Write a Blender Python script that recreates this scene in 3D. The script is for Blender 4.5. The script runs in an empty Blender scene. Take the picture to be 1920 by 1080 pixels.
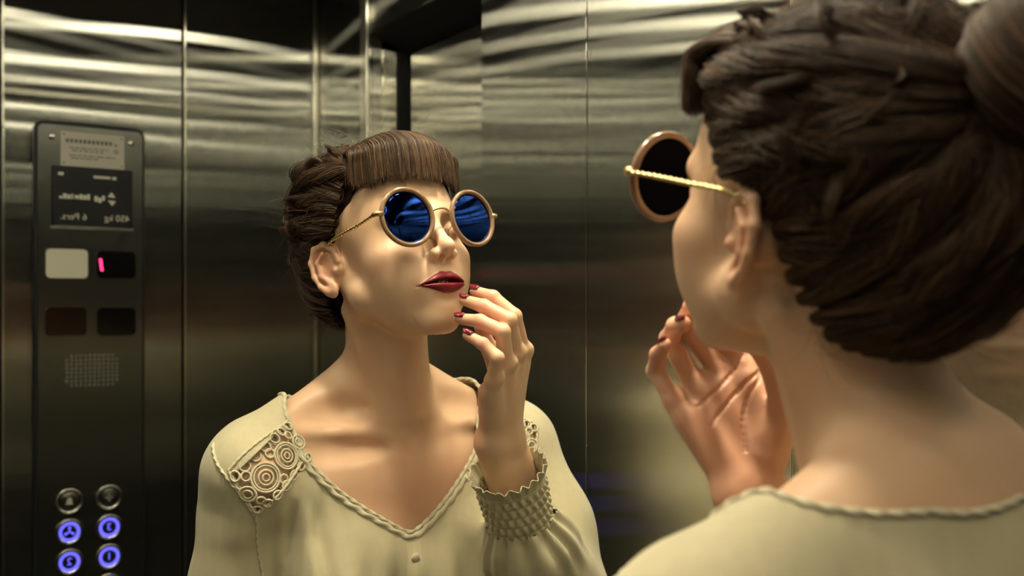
import bpy, bmesh, math, random
import numpy as np
from mathutils import Vector, Matrix
random.seed(7); RNG = np.random.default_rng(7)
SC = bpy.context.scene
COL = SC.collection

# ------------------------------------------------------------------ camera, world, exposure
CAM = np.array([.78, 0., 1.45]); ALPHA = math.atan(1260/1867)
cd = bpy.data.cameras.new('camera'); cam = bpy.data.objects.new('camera', cd); COL.objects.link(cam)
cd.sensor_width = 36; cd.lens = 36*1867/1920; cd.shift_y = 32/1920; cd.clip_start = .01
cam.location = CAM
fw = Vector((-math.cos(ALPHA), math.sin(ALPHA), 0))
cam.rotation_euler = fw.to_track_quat('-Z', 'Y').to_euler()
cd.dof.use_dof = True; cd.dof.focus_distance = 1.13; cd.dof.aperture_fstop = 4.5
SC.camera = cam
w = bpy.data.worlds.new('world'); SC.world = w; w.use_nodes = True
w.node_tree.nodes['Background'].inputs[0].default_value = (.01, .011, .012, 1)
w.node_tree.nodes['Background'].inputs[1].default_value = .3
SC.view_settings.view_transform = 'Standard'; SC.view_settings.look = 'None'
SC.view_settings.gamma = 1; SC.view_settings.use_curve_mapping = False
SC.view_settings.exposure = 0.68
LAMP_STRENGTH = 11.5
MIRROR_BEAM = 1.5
LAMP_COLOUR = (1.0, .89, .64)
SC.cycles.max_bounces = 7; SC.cycles.glossy_bounces = 6; SC.cycles.diffuse_bounces = 3; SC.cycles.transmission_bounces = 4
SC.cycles.transparent_max_bounces = 12
SC.cycles.caustics_reflective = True; SC.cycles.sample_clamp_indirect = 8.0
SC.cycles.blur_glossy = .3; SC.cycles_curves.shape = 'RIBBONS'
SC.cycles.use_adaptive_sampling = True; SC.cycles.adaptive_threshold = .04

# ------------------------------------------------------------------ helpers
def link(name, me, mats=(), parent=None, smooth=False):
    o = bpy.data.objects.new(name, me); COL.objects.link(o)
    for m in (mats if isinstance(mats, (list, tuple)) else [mats]):
        me.materials.append(m)
    if parent is not None: o.parent = parent
    if smooth:
        me.polygons.foreach_set('use_smooth', [True]*len(me.polygons))
    return o
def tag(o, label, cat, group=None, kind=None):
    if label: o['label'] = label
    if cat: o['category'] = cat
    if group: o['group'] = group
    if kind: o['kind'] = kind
    return o
def empty(name, loc=(0, 0, 0)):
    o = bpy.data.objects.new(name, None); COL.objects.link(o); o.location = loc; o.empty_display_size = .05
    return o
def npmesh(name, V, F):
    me = bpy.data.meshes.new(name)
    V = np.asarray(V, np.float32); F = np.asarray(F, np.int32)
    n, k = F.shape
    me.vertices.add(len(V)); me.vertices.foreach_set('co', V.ravel())
    me.loops.add(n*k); me.loops.foreach_set('vertex_index', F.ravel())
    me.polygons.add(n); me.polygons.foreach_set('loop_start', np.arange(0, n*k, k, dtype=np.int32))
    me.update(calc_edges=True); me.validate()
    return me
def bm_obj(name, bm, mat, parent=None, smooth=False):
    me = bpy.data.meshes.new(name); bm.to_mesh(me); bm.free()
    return link(name, me, mat, parent, smooth)
def box_bm(bm, lo, hi, bevel=0, seg=2):
    lo = Vector(lo); hi = Vector(hi)
    r = bmesh.ops.create_cube(bm, size=1)
    for v in r['verts']:
        v.co = Vector((lo[i] + (v.co[i]+.5)*(hi[i]-lo[i]) for i in range(3)))
    if bevel:
        es = list({e for v in r['verts'] for e in v.link_edges})
        bmesh.ops.bevel(bm, geom=es, offset=bevel, segments=seg, profile=.5, affect='EDGES')
def box(name, lo, hi, mat, parent=None, bevel=0, seg=2):
    bm = bmesh.new(); box_bm(bm, lo, hi, bevel, seg)
    return bm_obj(name, bm, mat, parent)
def tube(path, rad, n=8, closed=False, cap=True):
    P = np.asarray(path, float); m = len(P)
    rad = np.broadcast_to(np.asarray(rad, float), (m,))
    if closed: T = np.roll(P, -1, 0) - np.roll(P, 1, 0)
    else: T = np.gradient(P, axis=0)
    T /= np.linalg.norm(T, axis=1)[:, None] + 1e-12
    ref = np.array([0, 0, 1.]) if abs(T[0][2]) < .9 else np.array([1., 0, 0])
    N = np.zeros_like(P); a = ref - T[0]*(ref@T[0]); N[0] = a/np.linalg.norm(a)
    for i in range(1, m):
        a = N[i-1] - T[i]*(N[i-1]@T[i]); N[i] = a/(np.linalg.norm(a)+1e-12)
    B = np.cross(T, N)
    th = np.arange(n)*2*np.pi/n
    V = (P[:, None] + rad[:, None, None]*(np.cos(th)[None, :, None]*N[:, None] + np.sin(th)[None, :, None]*B[:, None])).reshape(-1, 3)
    F = []
    for i in range(m if closed else m-1):
        j = (i+1) % m
        for k in range(n):
            F.append((i*n+k, i*n+(k+1) % n, j*n+(k+1) % n, j*n+k))
    V = list(map(tuple, V))
    if cap and not closed:
        V.append(tuple(P[0])); V.append(tuple(P[-1])); c0, c1 = len(V)-2, len(V)-1
        for k in range(n):
            F.append((c0, (k+1) % n, k, k)); F.append((c1, (m-1)*n+k, (m-1)*n+(k+1) % n, (m-1)*n+(k+1) % n))
    return V, F
def vf_mesh(name, V, F):
    me = bpy.data.meshes.new(name)
    me.from_pydata([tuple(v) for v in V], [], [tuple(dict.fromkeys(f)) for f in F]); me.update()
    return me
def merge(parts):
    V, F = [], []
    for v, f in parts:
        o = len(V); V += list(v); F += [tuple(i+o for i in q) for q in f]
    return V, F
def catmull(P, n, closed=False):
    P = np.asarray(P, float); m = len(P); out = []
    segs = m if closed else m-1
    for i in range(segs):
        g = (lambda k: P[k % m]) if closed else (lambda k: P[min(max(k, 0), m-1)])
        p0, p1, p2, p3 = g(i-1), g(i), g(i+1), g(i+2)
        for t in np.linspace(0, 1, n, endpoint=False):
            out.append(.5*((2*p1)+(-p0+p2)*t+(2*p0-5*p1+4*p2-p3)*t*t+(-p0+3*p1-3*p2+p3)*t**3))
    if not closed: out.append(P[-1])
    return np.array(out)

# ------------------------------------------------------------------ materials
def mat(name, col=(.5, .5, .5), rough=.5, metal=0, **kw):
    m = bpy.data.materials.new(name); m.use_nodes = True
    b = m.node_tree.nodes['Principled BSDF']
    b.inputs['Base Color'].default_value = (*col, 1); b.inputs['Roughness'].default_value = rough; b.inputs['Metallic'].default_value = metal
    for k, v in kw.items(): b.inputs[k.replace('_', ' ')].default_value = v
    return m
def nodes(m): return m.node_tree.nodes, m.node_tree.links, m.node_tree.nodes['Principled BSDF']
def emit(name, col, s):
    m = mat(name, (0, 0, 0), .5); b = m.node_tree.nodes['Principled BSDF']
    b.inputs['Emission Color'].default_value = (*col, 1); b.inputs['Emission Strength'].default_value = s
    return m
def steel(name, col, alpha, ratio, wave=.0012, scale=(.8, .8, 2.6)):
    """brushed sheet: fine vertical grain, so highlights spread sideways; very slight waviness of the sheet"""
    m = mat(name, col, .3, 1); N, L, b = nodes(m)
    g = N.new('ShaderNodeBsdfAnisotropic'); N.remove(b)
    an = 1 - 1/math.sqrt(ratio)
    g.inputs['Color'].default_value = (*col, 1); g.inputs['Roughness'].default_value = math.sqrt(alpha); g.inputs['Anisotropy'].default_value = an
    tv = N.new('ShaderNodeCombineXYZ'); tv.inputs[2].default_value = 1; L.new(tv.outputs[0], g.inputs['Tangent'])
    if wave:
        tc = N.new('ShaderNodeTexCoord'); mp = N.new('ShaderNodeMapping'); mp.inputs['Scale'].default_value = scale
        L.new(tc.outputs['Object'], mp.inputs[0])
        n = N.new('ShaderNodeTexNoise'); n.inputs['Scale'].default_value = 1.6; n.inputs['Detail'].default_value = 1
        L.new(mp.outputs[0], n.inputs['Vector'])
        bp = N.new('ShaderNodeBump'); bp.inputs['Strength'].default_value = 1; bp.inputs['Distance'].default_value = wave
        L.new(n.outputs['Fac'], bp.inputs['Height']); L.new(bp.outputs[0], g.inputs['Normal'])
    df = N.new('ShaderNodeBsdfDiffuse'); df.inputs[0].default_value = (.16, .165, .15, 1)
    mx = N.new('ShaderNodeMixShader'); mx.inputs[0].default_value = .06
    L.new(g.outputs[0], mx.inputs[1]); L.new(df.outputs[0], mx.inputs[2])
    L.new(mx.outputs[0], N['Material Output'].inputs['Surface'])
    return m
M = {}
M['steel'] = steel('brushed_steel', (.45, .455, .435), .015, 200, .0009)
M['steel_front'] = steel('brushed_steel_front', (.60, .60, .555), .013, 220, .0009)
M['steel_door'] = steel('brushed_steel_door', (.70, .69, .62), .014, 200, .0015)
M['steel_trim'] = steel('polished_steel_trim', (.72, .70, .62), .05, 10, 0)
M['mirror'] = mat('mirror_silver', (.93, .94, .92), 0.0, 1)
M['gap'] = mat('joint_dark', (.012, .012, .012), .7)
M['ceiling'] = mat('ceiling_paint', (.06, .06, .058), .5)
M['soffit'] = mat('soffit_black', (.012, .013, .013), .6)
M['floor'] = mat('floor_rubber', (.035, .035, .035), .6)
M['cop'] = steel('panel_steel', (.25, .255, .24), .08, 10, .0003)
M['bezel'] = mat('bezel_dark', (.015, .018, .022), .35)
M['chrome'] = mat('chrome', (.75, .74, .68), .18, 1)
M['plate'] = mat('plate_aluminium', (.62, .60, .52), .45)
M['plate_print'] = mat('plate_print', (.16, .15, .13), .6)
M['sign'] = mat('sign_black', (.008, .009, .011), .35)
M['sign_print'] = mat('sign_print', (.75, .72, .62), .6)
M['white_key'] = mat('white_plastic', (.78, .76, .64), .4)
M['dark_glass'] = mat('dark_glass', (.004, .004, .004), .12)
M['dark_red_glass'] = mat('dark_red_glass', (.012, .004, .004), .15)
M['red_led'] = emit('red_led', (1, .02, .10), 3.5)
M['blue_led'] = emit('blue_led', (.13, .12, 1), 1.1)
M['lamp'] = emit('lamp_diffuser', LAMP_COLOUR, LAMP_STRENGTH)

# ------------------------------------------------------------------ the cabin
W, YD, YB, ZC = 1.415, .929, -.62, 2.18
REC = 1.008
def struct(o): o['kind'] = 'structure'; return o
struct(box('floor', (-.05, YB-.05, -.05), (W+.05, YD+.2, 0), M['floor']))
ceil = struct(box('ceiling', (-.05, YB-.05, ZC), (W+.05, YD+.2, ZC+.05), M['ceiling']))
def wall(name, lo, hi, mat_=None): return struct(box(name, lo, hi, mat_ or M['gap']))
def panels(par, axis, plane, out, cuts, z0, z1, m, gap=.0022, th=.012):
    for a, b in zip(cuts[:-1], cuts[1:]):
        lo = [0, 0, z0]; hi = [0, 0, z1]
        o = 1-axis
        lo[o], hi[o] = a+gap, b-gap
        lo[axis], hi[axis] = min(plane, plane+out*th), max(plane, plane+out*th)
        box('steel_panel', lo, hi, m, par, .0012, 2)
# wall with the control panel, across the cabin from the mirror
wr = wall('wall_right', (W+.0121, YB-.05, 0), (W+.06, YD+.2, ZC))
panels(wr, 0, W, 1, [YB, -.02, .262-.0, .6175, YD], .004, ZC-.004, M['steel'])
for y in (-.02, .262, .6175):
    box('joint_strip', (W-.0015, y+.0025, .004), (W+.006, y+.008, ZC-.004), M['steel_trim'], wr, .0006)
box('corner_strip', (W-.016, YD-.016, .004), (W-.0005, YD-.0005, ZC-.004), M['steel_trim'], wr, .006, 4)
# wall behind the camera
wb = wall('wall_back', (-.05, YB-.06, 0), (W+.05, YB-.0121, ZC))
panels(wb, 1, YB, -1, [0, .35, .7, 1.06, W], .004, ZC-.004, M['steel'])
# wall with the door
wf = wall('wall_front', (-.05, REC+.04, 0), (W+.05, REC+.09, ZC))
OP0, OP1, LZ = .693, 1.135, 2.0256
panels(wf, 1, YD, 1, [0, .396, OP0], .004, ZC-.004, M['steel_front'], .0012, .03)
panels(wf, 1, YD, 1, [OP1, W], .004, ZC-.004, M['steel_front'], .0004, .03)
bm = bmesh.new(); box_bm(bm, (OP0+.001, YD, LZ), (OP1-.001, YD+.03, ZC-.004))
bm_obj('lintel_panel', bm, M['steel_front'], wf)
me = vf_mesh('soffit', [(OP0, YD+.001, LZ-.0005), (OP1, YD+.001, LZ-.0005), (OP1, REC+.03, 1.985), (OP0, REC+.03, 1.985),
                        (OP0, YD+.001, LZ+.02), (OP1, YD+.001, LZ+.02), (OP1, REC+.03, LZ+.02), (OP0, REC+.03, LZ+.02)],
             [(0, 1, 2, 3), (4, 7, 6, 5), (0, 4, 5, 1), (2, 6, 7, 3), (1, 5, 6, 2), (0, 3, 7, 4)])
link('soffit', me, M['soffit'], wf)
box('jamb_panel', (OP1-.002, YD+.03, .004), (OP1+.01, .992, 1.995), M['steel_door'], wf, .001)
box('door_gap_shade', (OP1-.004, .9925, .004), (OP1+.012, REC+.039, 1.995), M['soffit'], wf, .001)  # black block lining the gap beside the door; its colour paints the gap's shade
box('door_gap_shade', (OP1-.033, REC+.012, .004), (OP1-.0045, REC+.039, 1.984), M['soffit'], wf, .001)  # back of the same gap, blackened to stand for shade
box('jamb_panel', (OP0-.01, YD+.03, .004), (OP0+.002, REC+.03, 1.985), M['steel_door'], wf, .001)
box('jamb_strip', (OP1-.004, YD-.010, .004), (OP1+.030, YD-.0002, ZC-.004), M['steel_trim'], wf, .005, 4)
d = struct(box('door_1', (OP0+.004, REC, .004), (OP1-.036, REC+.03, 1.985), M['steel_door'], None, .002))
# wall with the mirror
wl = wall('wall_left', (-.06, YB-.05, 0), (-.0131, YD+.2, ZC))
panels(wl, 0, -.001, -1, [YB, .0, .5, YD], .004, .87, M['steel'])
mir = box('mirror', (-.012, YB+.003, .90), (0, YD-.010, 2.14), M['mirror'])
tag(mir, 'tall frameless mirror covering the cabin wall that the person faces', 'mirror')
tr = struct(box('trim_1', (-.012, YB+.003, .872), (.006, YD-.002, .8985), M['steel_trim'], None, .002))
tr2 = struct(box('trim_2', (-.012, YD-.0095, .90), (.003, YD-.0015, 2.14), M['steel_trim'], None, .001))
tr3 = struct(box('trim_3', (-.012, YB+.003, 2.1415), (.004, YD-.002, 2.178), M['steel_trim'], None, .002))
for nme, lo, hi in (('baseboard_left', (-.001, YB+.004, .001), (.008, YD-.004, .1)), ('baseboard_right', (W-.008, YB+.004, .001), (W-.0005, YD-.02, .1))):
    struct(box(nme, lo, hi, M['steel_trim'], None, .002))

# ------------------------------------------------------------------ ceiling downlights
def downlight(x, y, hx=.055, hy=.060, beam=.12):
    e = empty('ceiling_light', (x, y, ZC))
    bm = bmesh.new()
    fr = .012
    for lo, hi in (((-hx-fr, -hy-fr), (hx+fr, -hy)), ((-hx-fr, hy), (hx+fr, hy+fr)), ((-hx-fr, -hy), (-hx, hy)), ((hx, -hy), (hx+fr, hy))):
        box_bm(bm, (lo[0], lo[1], -.008), (hi[0], hi[1], -.0002))
    bm_obj('frame', bm, M['chrome'], e)
    box('diffuser', (-hx, -hy, -.005), (hx, hy, -.0003), M['lamp'], e)
    ld = bpy.data.lights.new('lamp_beam', 'AREA'); ld.shape = 'RECTANGLE'; ld.size = 2*hx; ld.size_y = 2*hy
    ld.energy = beam; ld.color = LAMP_COLOUR; ld.spread = math.radians(100)
    lo_ = bpy.data.objects.new('lamp_beam', ld); COL.objects.link(lo_); lo_.parent = e; lo_.location = (0, 0, -.007)
    return e
LX, LY = (.43, .88), (-.40, -.12, .16, .66)
WX = ('nearer the mirror', 'farther from the mirror')
WY = ('in the row by the back wall', 'in the second row from the back wall', 'in the second row from the door', 'in the row closest to the door')
for i, x in enumerate(LX):
    for j, y in enumerate(LY):
        tag(downlight(x, y), 'small square ceiling downlight %s, %s' % (WX[i], WY[j]), 'ceiling light', 'ceiling downlights')

for y, nm in ((.36, 'small square spotlight right above the mirror, away from the door'), (.70, 'small square spotlight right above the mirror, beside the door')):
    tag(downlight(.12, y, .04, .04, MIRROR_BEAM), nm, 'ceiling light', 'mirror spotlights')

# ------------------------------------------------------------------ control panel on the far wall (seen in the mirror)
cop = empty('control_panel', (W, .428, 1.2))
tag(cop, 'tall brushed steel lift control panel with buttons and black load sign', 'control panel')
def rrect(y0, y1, z0, z1, r, n=6):
    out = []
    for cy, cz, a0 in ((y1-r, z1-r, 0), (y0+r, z1-r, 90), (y0+r, z0+r, 180), (y1-r, z0+r, 270)):
        for k in range(n+1):
            a = math.radians(a0 + 90*k/n); out.append((cy+r*math.cos(a), cz+r*math.sin(a)))
    return out
def slab(name, loop, d0, d1, m, parent, bev=.0006):
    """plate with an outline in the wall plane, from depth d0 to d1 in front of the wall; its rim is rounded off"""
    cy = sum(p[0] for p in loop)/len(loop); cz = sum(p[1] for p in loop)/len(loop)
    def ins(p, b):
        dy, dz = p[0]-cy, p[1]-cz; l = math.hypot(dy, dz); return (p[0]-dy/l*b, p[1]-dz/l*b)
    n = len(loop); V = []
    for dep, b in ((d0, 0), (d1-bev, 0), (d1, bev)):
        for p in loop:
            q = ins(p, b); V.append((-dep, q[0]-.428, q[1]-1.2))
    F = []
    for k in range(2):
        for i in range(n):
            j = (i+1) % n; F.append((k*n+i, (k+1)*n+i, (k+1)*n+j, k*n+j))
    F.append(tuple(range(2*n, 3*n))[::-1])
    me = vf_mesh(name, V, F)
    bm = bmesh.new(); bm.from_mesh(me); bmesh.ops.recalc_face_normals(bm, faces=bm.faces); bm.to_mesh(me); bm.free()
    return link(name, me, m, parent)
slab('bezel', rrect(.3213, .5345, .62, 1.8215, .018), 0, .014, M['bezel'], cop, .003)
slab('faceplate', rrect(.3275, .5285, .627, 1.8145, .012), .0135, .0165, M['cop'], cop, .001)
def disc(name, y, z, r0, r1, d0, d1, m, parent, n=32):
    V = []; F = []
    for rr, dd in ((r0, d0), (r0, d1-.0008), (r0-.0008, d1), (r1, d1), (r1, d0)) if r1 > 0 else ((r0, d0), (r0, d1-.0008), (r0-.0008, d1)):
        for i in range(n):
            a = 2*math.pi*i/n; V.append((-dd, y-.428+rr*math.cos(a), z-1.2+rr*math.sin(a)))
    k = len(V)//n
    for j in range(k-1):
        for i in range(n): F.append((j*n+i, j*n+(i+1) % n, (j+1)*n+(i+1) % n, (j+1)*n+i))
    if r1 <= 0: F.append(tuple(range((k-1)*n, k*n)))
    me = vf_mesh(name, V, F); bm = bmesh.new(); bm.from_mesh(me); bmesh.ops.recalc_face_normals(bm, faces=bm.faces); bm.to_mesh(me); bm.free()
    return link(name, me, m, parent, True)
TROT = Matrix(((0, 0, -1), (-1, 0, 0), (0, 1, 0)))
def text(name, body, y, z, size, dep, m, parent, align='CENTER', ext=.0002):
    c = bpy.data.curves.new(name, 'FONT'); c.body = body; c.size = size; c.align_x = align; c.align_y = 'CENTER'; c.extrude = ext
    t_ = bpy.data.objects.new(name, c); COL.objects.link(t_)
    bpy.context.view_layer.update()
    me = bpy.data.meshes.new_from_object(t_.evaluated_get(bpy.context.evaluated_depsgraph_get()))
    bpy.data.objects.remove(t_); bpy.data.curves.remove(c); me.materials.clear()
    o = link(name, me, m, parent); o['kind'] = 'stuff'
    o.matrix_local = Matrix.Translation((-dep, y-.428, z-1.2)) @ TROT.to_4x4()
    return o
def bars(name, rects, dep, m, parent):
    bm = bmesh.new()
    for y0, y1, z0, z1 in rects: box_bm(bm, (-dep-.0003, y0-.428, z0-1.2), (-dep, y1-.428, z1-1.2))
    o = bm_obj(name, bm, m, parent)
    if len(rects) > 3: o['kind'] = 'stuff'
    return o
FP = .0165
for y, z in ((.3535, 1.7885), (.5055, 1.7885)):
    s_ = disc('screw', y, z, .0062, 0, FP-.001, FP+.0025, M['chrome'], cop, 20)
    bars('screw_slot', [(y-.0045, y+.0045, z-.0007, z+.0007)], FP+.0024, M['bezel'], s_)
# maker's plate: a light plate with fine blurred print and four rivets
pl = slab('name_plate', rrect(.3697, .4925, 1.7325, 1.8025, .0015, 2), FP-.0005, FP+.0015, M['plate'], cop, .0004)
pr_ = []
z = 1.784
for k in range(11): pr_.append((.379+k*.0083, .379+k*.0083+.0058, z-.004, z+.004))
for zz, y0, y1 in ((1.770, .385, .461), (1.7645, .390, .452), (1.7545, .385, .474), (1.749, .388, .444)):
    y = y0
    while y < y1:
        l_ = random.uniform(.006, .016); pr_.append((y, min(y+l_, y1), zz-.0011, zz+.0011)); y += l_+.0025
bars('plate_lettering', pr_, FP+.0015, M['plate_print'], pl)
disc('plate_emblem', .4755, 1.7815, .0048, 0, FP+.0014, FP+.0018, M['plate_print'], pl, 3)
disc('plate_emblem', .4760, 1.7685, .0048, .0024, FP+.0014, FP+.0018, M['plate_print'], pl, 16)
for y, z in ((.3755, 1.7965), (.3755, 1.7385), (.4870, 1.7965), (.4870, 1.7385)): disc('rivet', y, z, .0018, 0, FP+.001, FP+.0023, M['bezel'], pl, 10)
# black load sign
sg = slab('load_sign', rrect(.3525, .5085, 1.6105, 1.7315, .004, 3), FP-.0005, FP+.003, M['sign'], cop, .0005)
slab('sign_ledge', rrect(.3505, .5105, 1.6045, 1.6105, .0015, 2), FP-.0005, FP+.005, M['chrome'], sg, .0008)
SD = FP+.003
text('sign_text', '450 kg', .4775, 1.6295, .0185, SD, M['sign_print'], sg)
text('sign_text', '6 Pers.', .3935, 1.6295, .0185, SD, M['sign_print'], sg)
bars('sign_lettering', [(.3645, .3745, 1.7125, 1.7185), (.4315, .4645, 1.7105, 1.7155), (.4680, .4760, 1.7095, 1.7155),
     (.3665, .3725, 1.6655, 1.6705), (.3735, .3800, 1.6655, 1.676), (.381, .388, 1.6655, 1.674), (.3895, .3925, 1.6655, 1.676), (.3955, .4035, 1.6665, 1.6735), (.4045, .411, 1.6655, 1.676), (.412, .4185, 1.6655, 1.6745), (.4195, .4245, 1.6655, 1.677),
     (.4335, .4395, 1.663, 1.674), (.4405, .447, 1.661, 1.671), (.448, .4535, 1.6655, 1.6755)], SD, M['sign_print'], sg)
a_ = [(-SD-.0003, y-.428, z-1.2) for y, z in ((.4585, 1.6735), (.4745, 1.6725), (.4665, 1.6835), (.459, 1.6665), (.475, 1.6655), (.468, 1.6555))]
link('arrow_symbol', vf_mesh('arrow_symbol', a_+[(v[0]+.0003, v[1], v[2]) for v in a_], [(0, 1, 2), (4, 3, 5), (6, 8, 7), (9, 10, 11)]), M['sign_print'], sg)
# indicator windows
def window(name, y0, y1, z0, z1, m):
    f_ = slab(name, rrect(y0-.002, y1+.002, z0-.002, z1+.0025, .011), FP-.0005, FP+.0012, M['cop'], cop, .0008)
    slab('window_pane', rrect(y0, y1, z0, z1, .0095), FP+.0010, FP+.0022, m, f_, .0006)
    return f_
window('indicator_window', .3419, .4210, 1.5042, 1.5635, M['white_key'])
led = window('indicator_window', .4385, .5150, 1.5060, 1.5620, M['dark_glass'])
c_ = [(.4425, 1.5455), (.4475, 1.5455), (.4505, 1.5205), (.4455, 1.5205)]
V = [(-FP-.0026, y-.428, z-1.2) for y, z in c_] + [(-FP-.0022, y-.428, z-1.2) for y, z in c_]
link('red_digit', vf_mesh('red_digit', V, [(0, 1, 2, 3), (4, 7, 6, 5), (0, 4, 5, 1), (1, 5, 6, 2), (2, 6, 7, 3), (3, 7, 4, 0)]), M['red_led'], led)
window('indicator_window', .3419, .4178, 1.3885, 1.4455, M['dark_red_glass'])
window('indicator_window', .4385, .5150, 1.3870, 1.4445, M['dark_glass'])
# loudspeaker holes: a grid of dimples too small to pick apart
parts = []
for i in range(12):
    for j in range(8):
        if (i in (0, 11)) and (j in (0, 7)): continue
        y = .381+i*.0088; z = 1.286+j*.0086
        th = [2*math.pi*k/8 for k in range(8)]
        V = [(-FP-.0008, y-.428+.0027*math.cos(t), z-1.2+.0027*math.sin(t)) for t in th] + [(-FP+.0003, y-.428+.0033*math.cos(t), z-1.2+.0033*math.sin(t)) for t in th]
        F = [tuple(range(8))] + [(k, (k+1) % 8, 8+(k+1) % 8, 8+k) for k in range(8)]
        parts.append((V, F))
o = link('speaker_grille', vf_mesh('speaker_grille', *merge(parts)), mat('grille_steel', (.34, .34, .30), .45, .6), cop); o['kind'] = 'stuff'
# push buttons
def button(y, z, glyph, lit):
    b_ = disc('push_button', y, z, .0262, .0205, FP-.001, FP+.0045, M['chrome'], cop, 40)
    disc('button_face', y, z, .0205, 0, FP-.001, FP+.0022, M['cop'], b_, 36)
    g_ = M['blue_led'] if lit else M['plate']
    if lit: disc('light_ring', y, z, .0203, .0142, FP+.001, FP+.0032, M['blue_led'], b_, 40)
    dd = FP+.0022
    if glyph == 'fan':
        bm = bmesh.new()
        for k in range(3):
            a = math.radians(90+120*k); q = []
            for rr, da in ((.0015, -50), (.0105, -16), (.0108, 10), (.0015, 60)):
                q.append((rr, a+math.radians(da)))
            f0 = [bm.verts.new((-dd-.0006, y-.428+r_*math.cos(t), z-1.2+r_*math.sin(t))) for r_, t in q]; bm.faces.new(f0)
        r_ = bmesh.ops.extrude_face_region(bm, geom=bm.faces[:])
        for v in [e for e in r_['geom'] if isinstance(e, bmesh.types.BMVert)]: v.co.x += .0006
        bm_obj('fan_symbol', bm, g_, b_)
    elif glyph == 'bell':
        q = [(-.0075, -.006), (.0075, -.006), (.0052, -.002), (.0046, .004), (.0022, .008), (-.0022, .008), (-.0046, .004), (-.0052, -.002)]
        V = [(-dd-.0006, y-.428+p[0], z-1.2+p[1]) for p in q] + [(-dd, y-.428+p[0], z-1.2+p[1]) for p in q]
        F = [tuple(range(8)), tuple(range(15, 7, -1))] + [(k, 8+k, 8+(k+1) % 8, (k+1) % 8) for k in range(8)]
        link('bell_symbol', vf_mesh('bell_symbol', V, F), g_, b_)
    elif glyph == 'door':
        bars('door_symbol', [(y-.0008, y+.0008, z-.008, z+.008), (y-.008, y-.003, z-.001, z+.001), (y+.003, y+.008, z-.001, z+.001)], dd, g_, b_)
    elif glyph: text('button_number', glyph, y, z, .021, dd, g_, b_, ext=.0004)
for y, z, g, l_ in ((.3858, 1.0515, 'bell', 0), (.4622, 1.0515, 'door', 0), (.3858, .9900, 'fan', 1), (.4622, .9900, '3', 1), (.3858, .9290, '2', 1), (.4622, .9290, '1', 1), (.3858, .868, '', 1), (.4622, .868, '', 1)):
    button(y, z, g, l_)

# ------------------------------------------------------------------ signed distance tools for the figure
f32 = np.float32
def A(*p): return np.array(p, f32)
def rc(P, a, b, ra, rb):
    a = np.asarray(a, f32); b = np.asarray(b, f32); ba = b-a
    q = P-a; t = np.clip((q@ba)/f32(ba@ba), 0, 1)
    q = q - t[:, None]*ba
    return np.sqrt((q*q).sum(1)) - (ra+(rb-ra)*t)
def chain(P, pts, rads, k=.004):
    d = None
    for i in range(len(pts)-1):
        e = rc(P, pts[i], pts[i+1], rads[i], rads[i+1]); d = e if d is None else smin(d, e, k)
    return d
def ell(P, c, r, rot=None):
    q = P-np.asarray(c, f32)
    if rot is not None: q = q@np.asarray(rot, f32)
    r = np.asarray(r, f32); a = q/r; b = a/r
    k0 = np.sqrt((a*a).sum(1)); k1 = np.sqrt((b*b).sum(1))+1e-9
    return k0*(k0-1)/k1
def sph(P, c, r):
    q = P-np.asarray(c, f32); return np.sqrt((q*q).sum(1))-r
def smin(a, b, k):
    h = np.clip(.5+.5*(b-a)/k, 0, 1); return b*(1-h)+a*h-k*h*(1-h)
def smax(a, b, k): return -smin(-a, -b, k)
def rotz(a): c, s = math.cos(a), math.sin(a); return np.array([[c, -s, 0], [s, c, 0], [0, 0, 1]], f32)
def rotx(a): c, s = math.cos(a), math.sin(a); return np.array([[1, 0, 0], [0, c, -s], [0, s, c]], f32)
def chunked(fn, P, n=60000):
    out = np.empty(len(P), f32)
    for i in range(0, len(P), n): out[i:i+n] = fn(P[i:i+n])
    return out
def axis(*segs):
    """node positions for (start, end, step) segments that follow one another"""
    out = []
    for a, b, s in segs: out += list(np.arange(a, b-1e-6, s))
    return np.array(out+[segs[-1][1]], f32)
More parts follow.
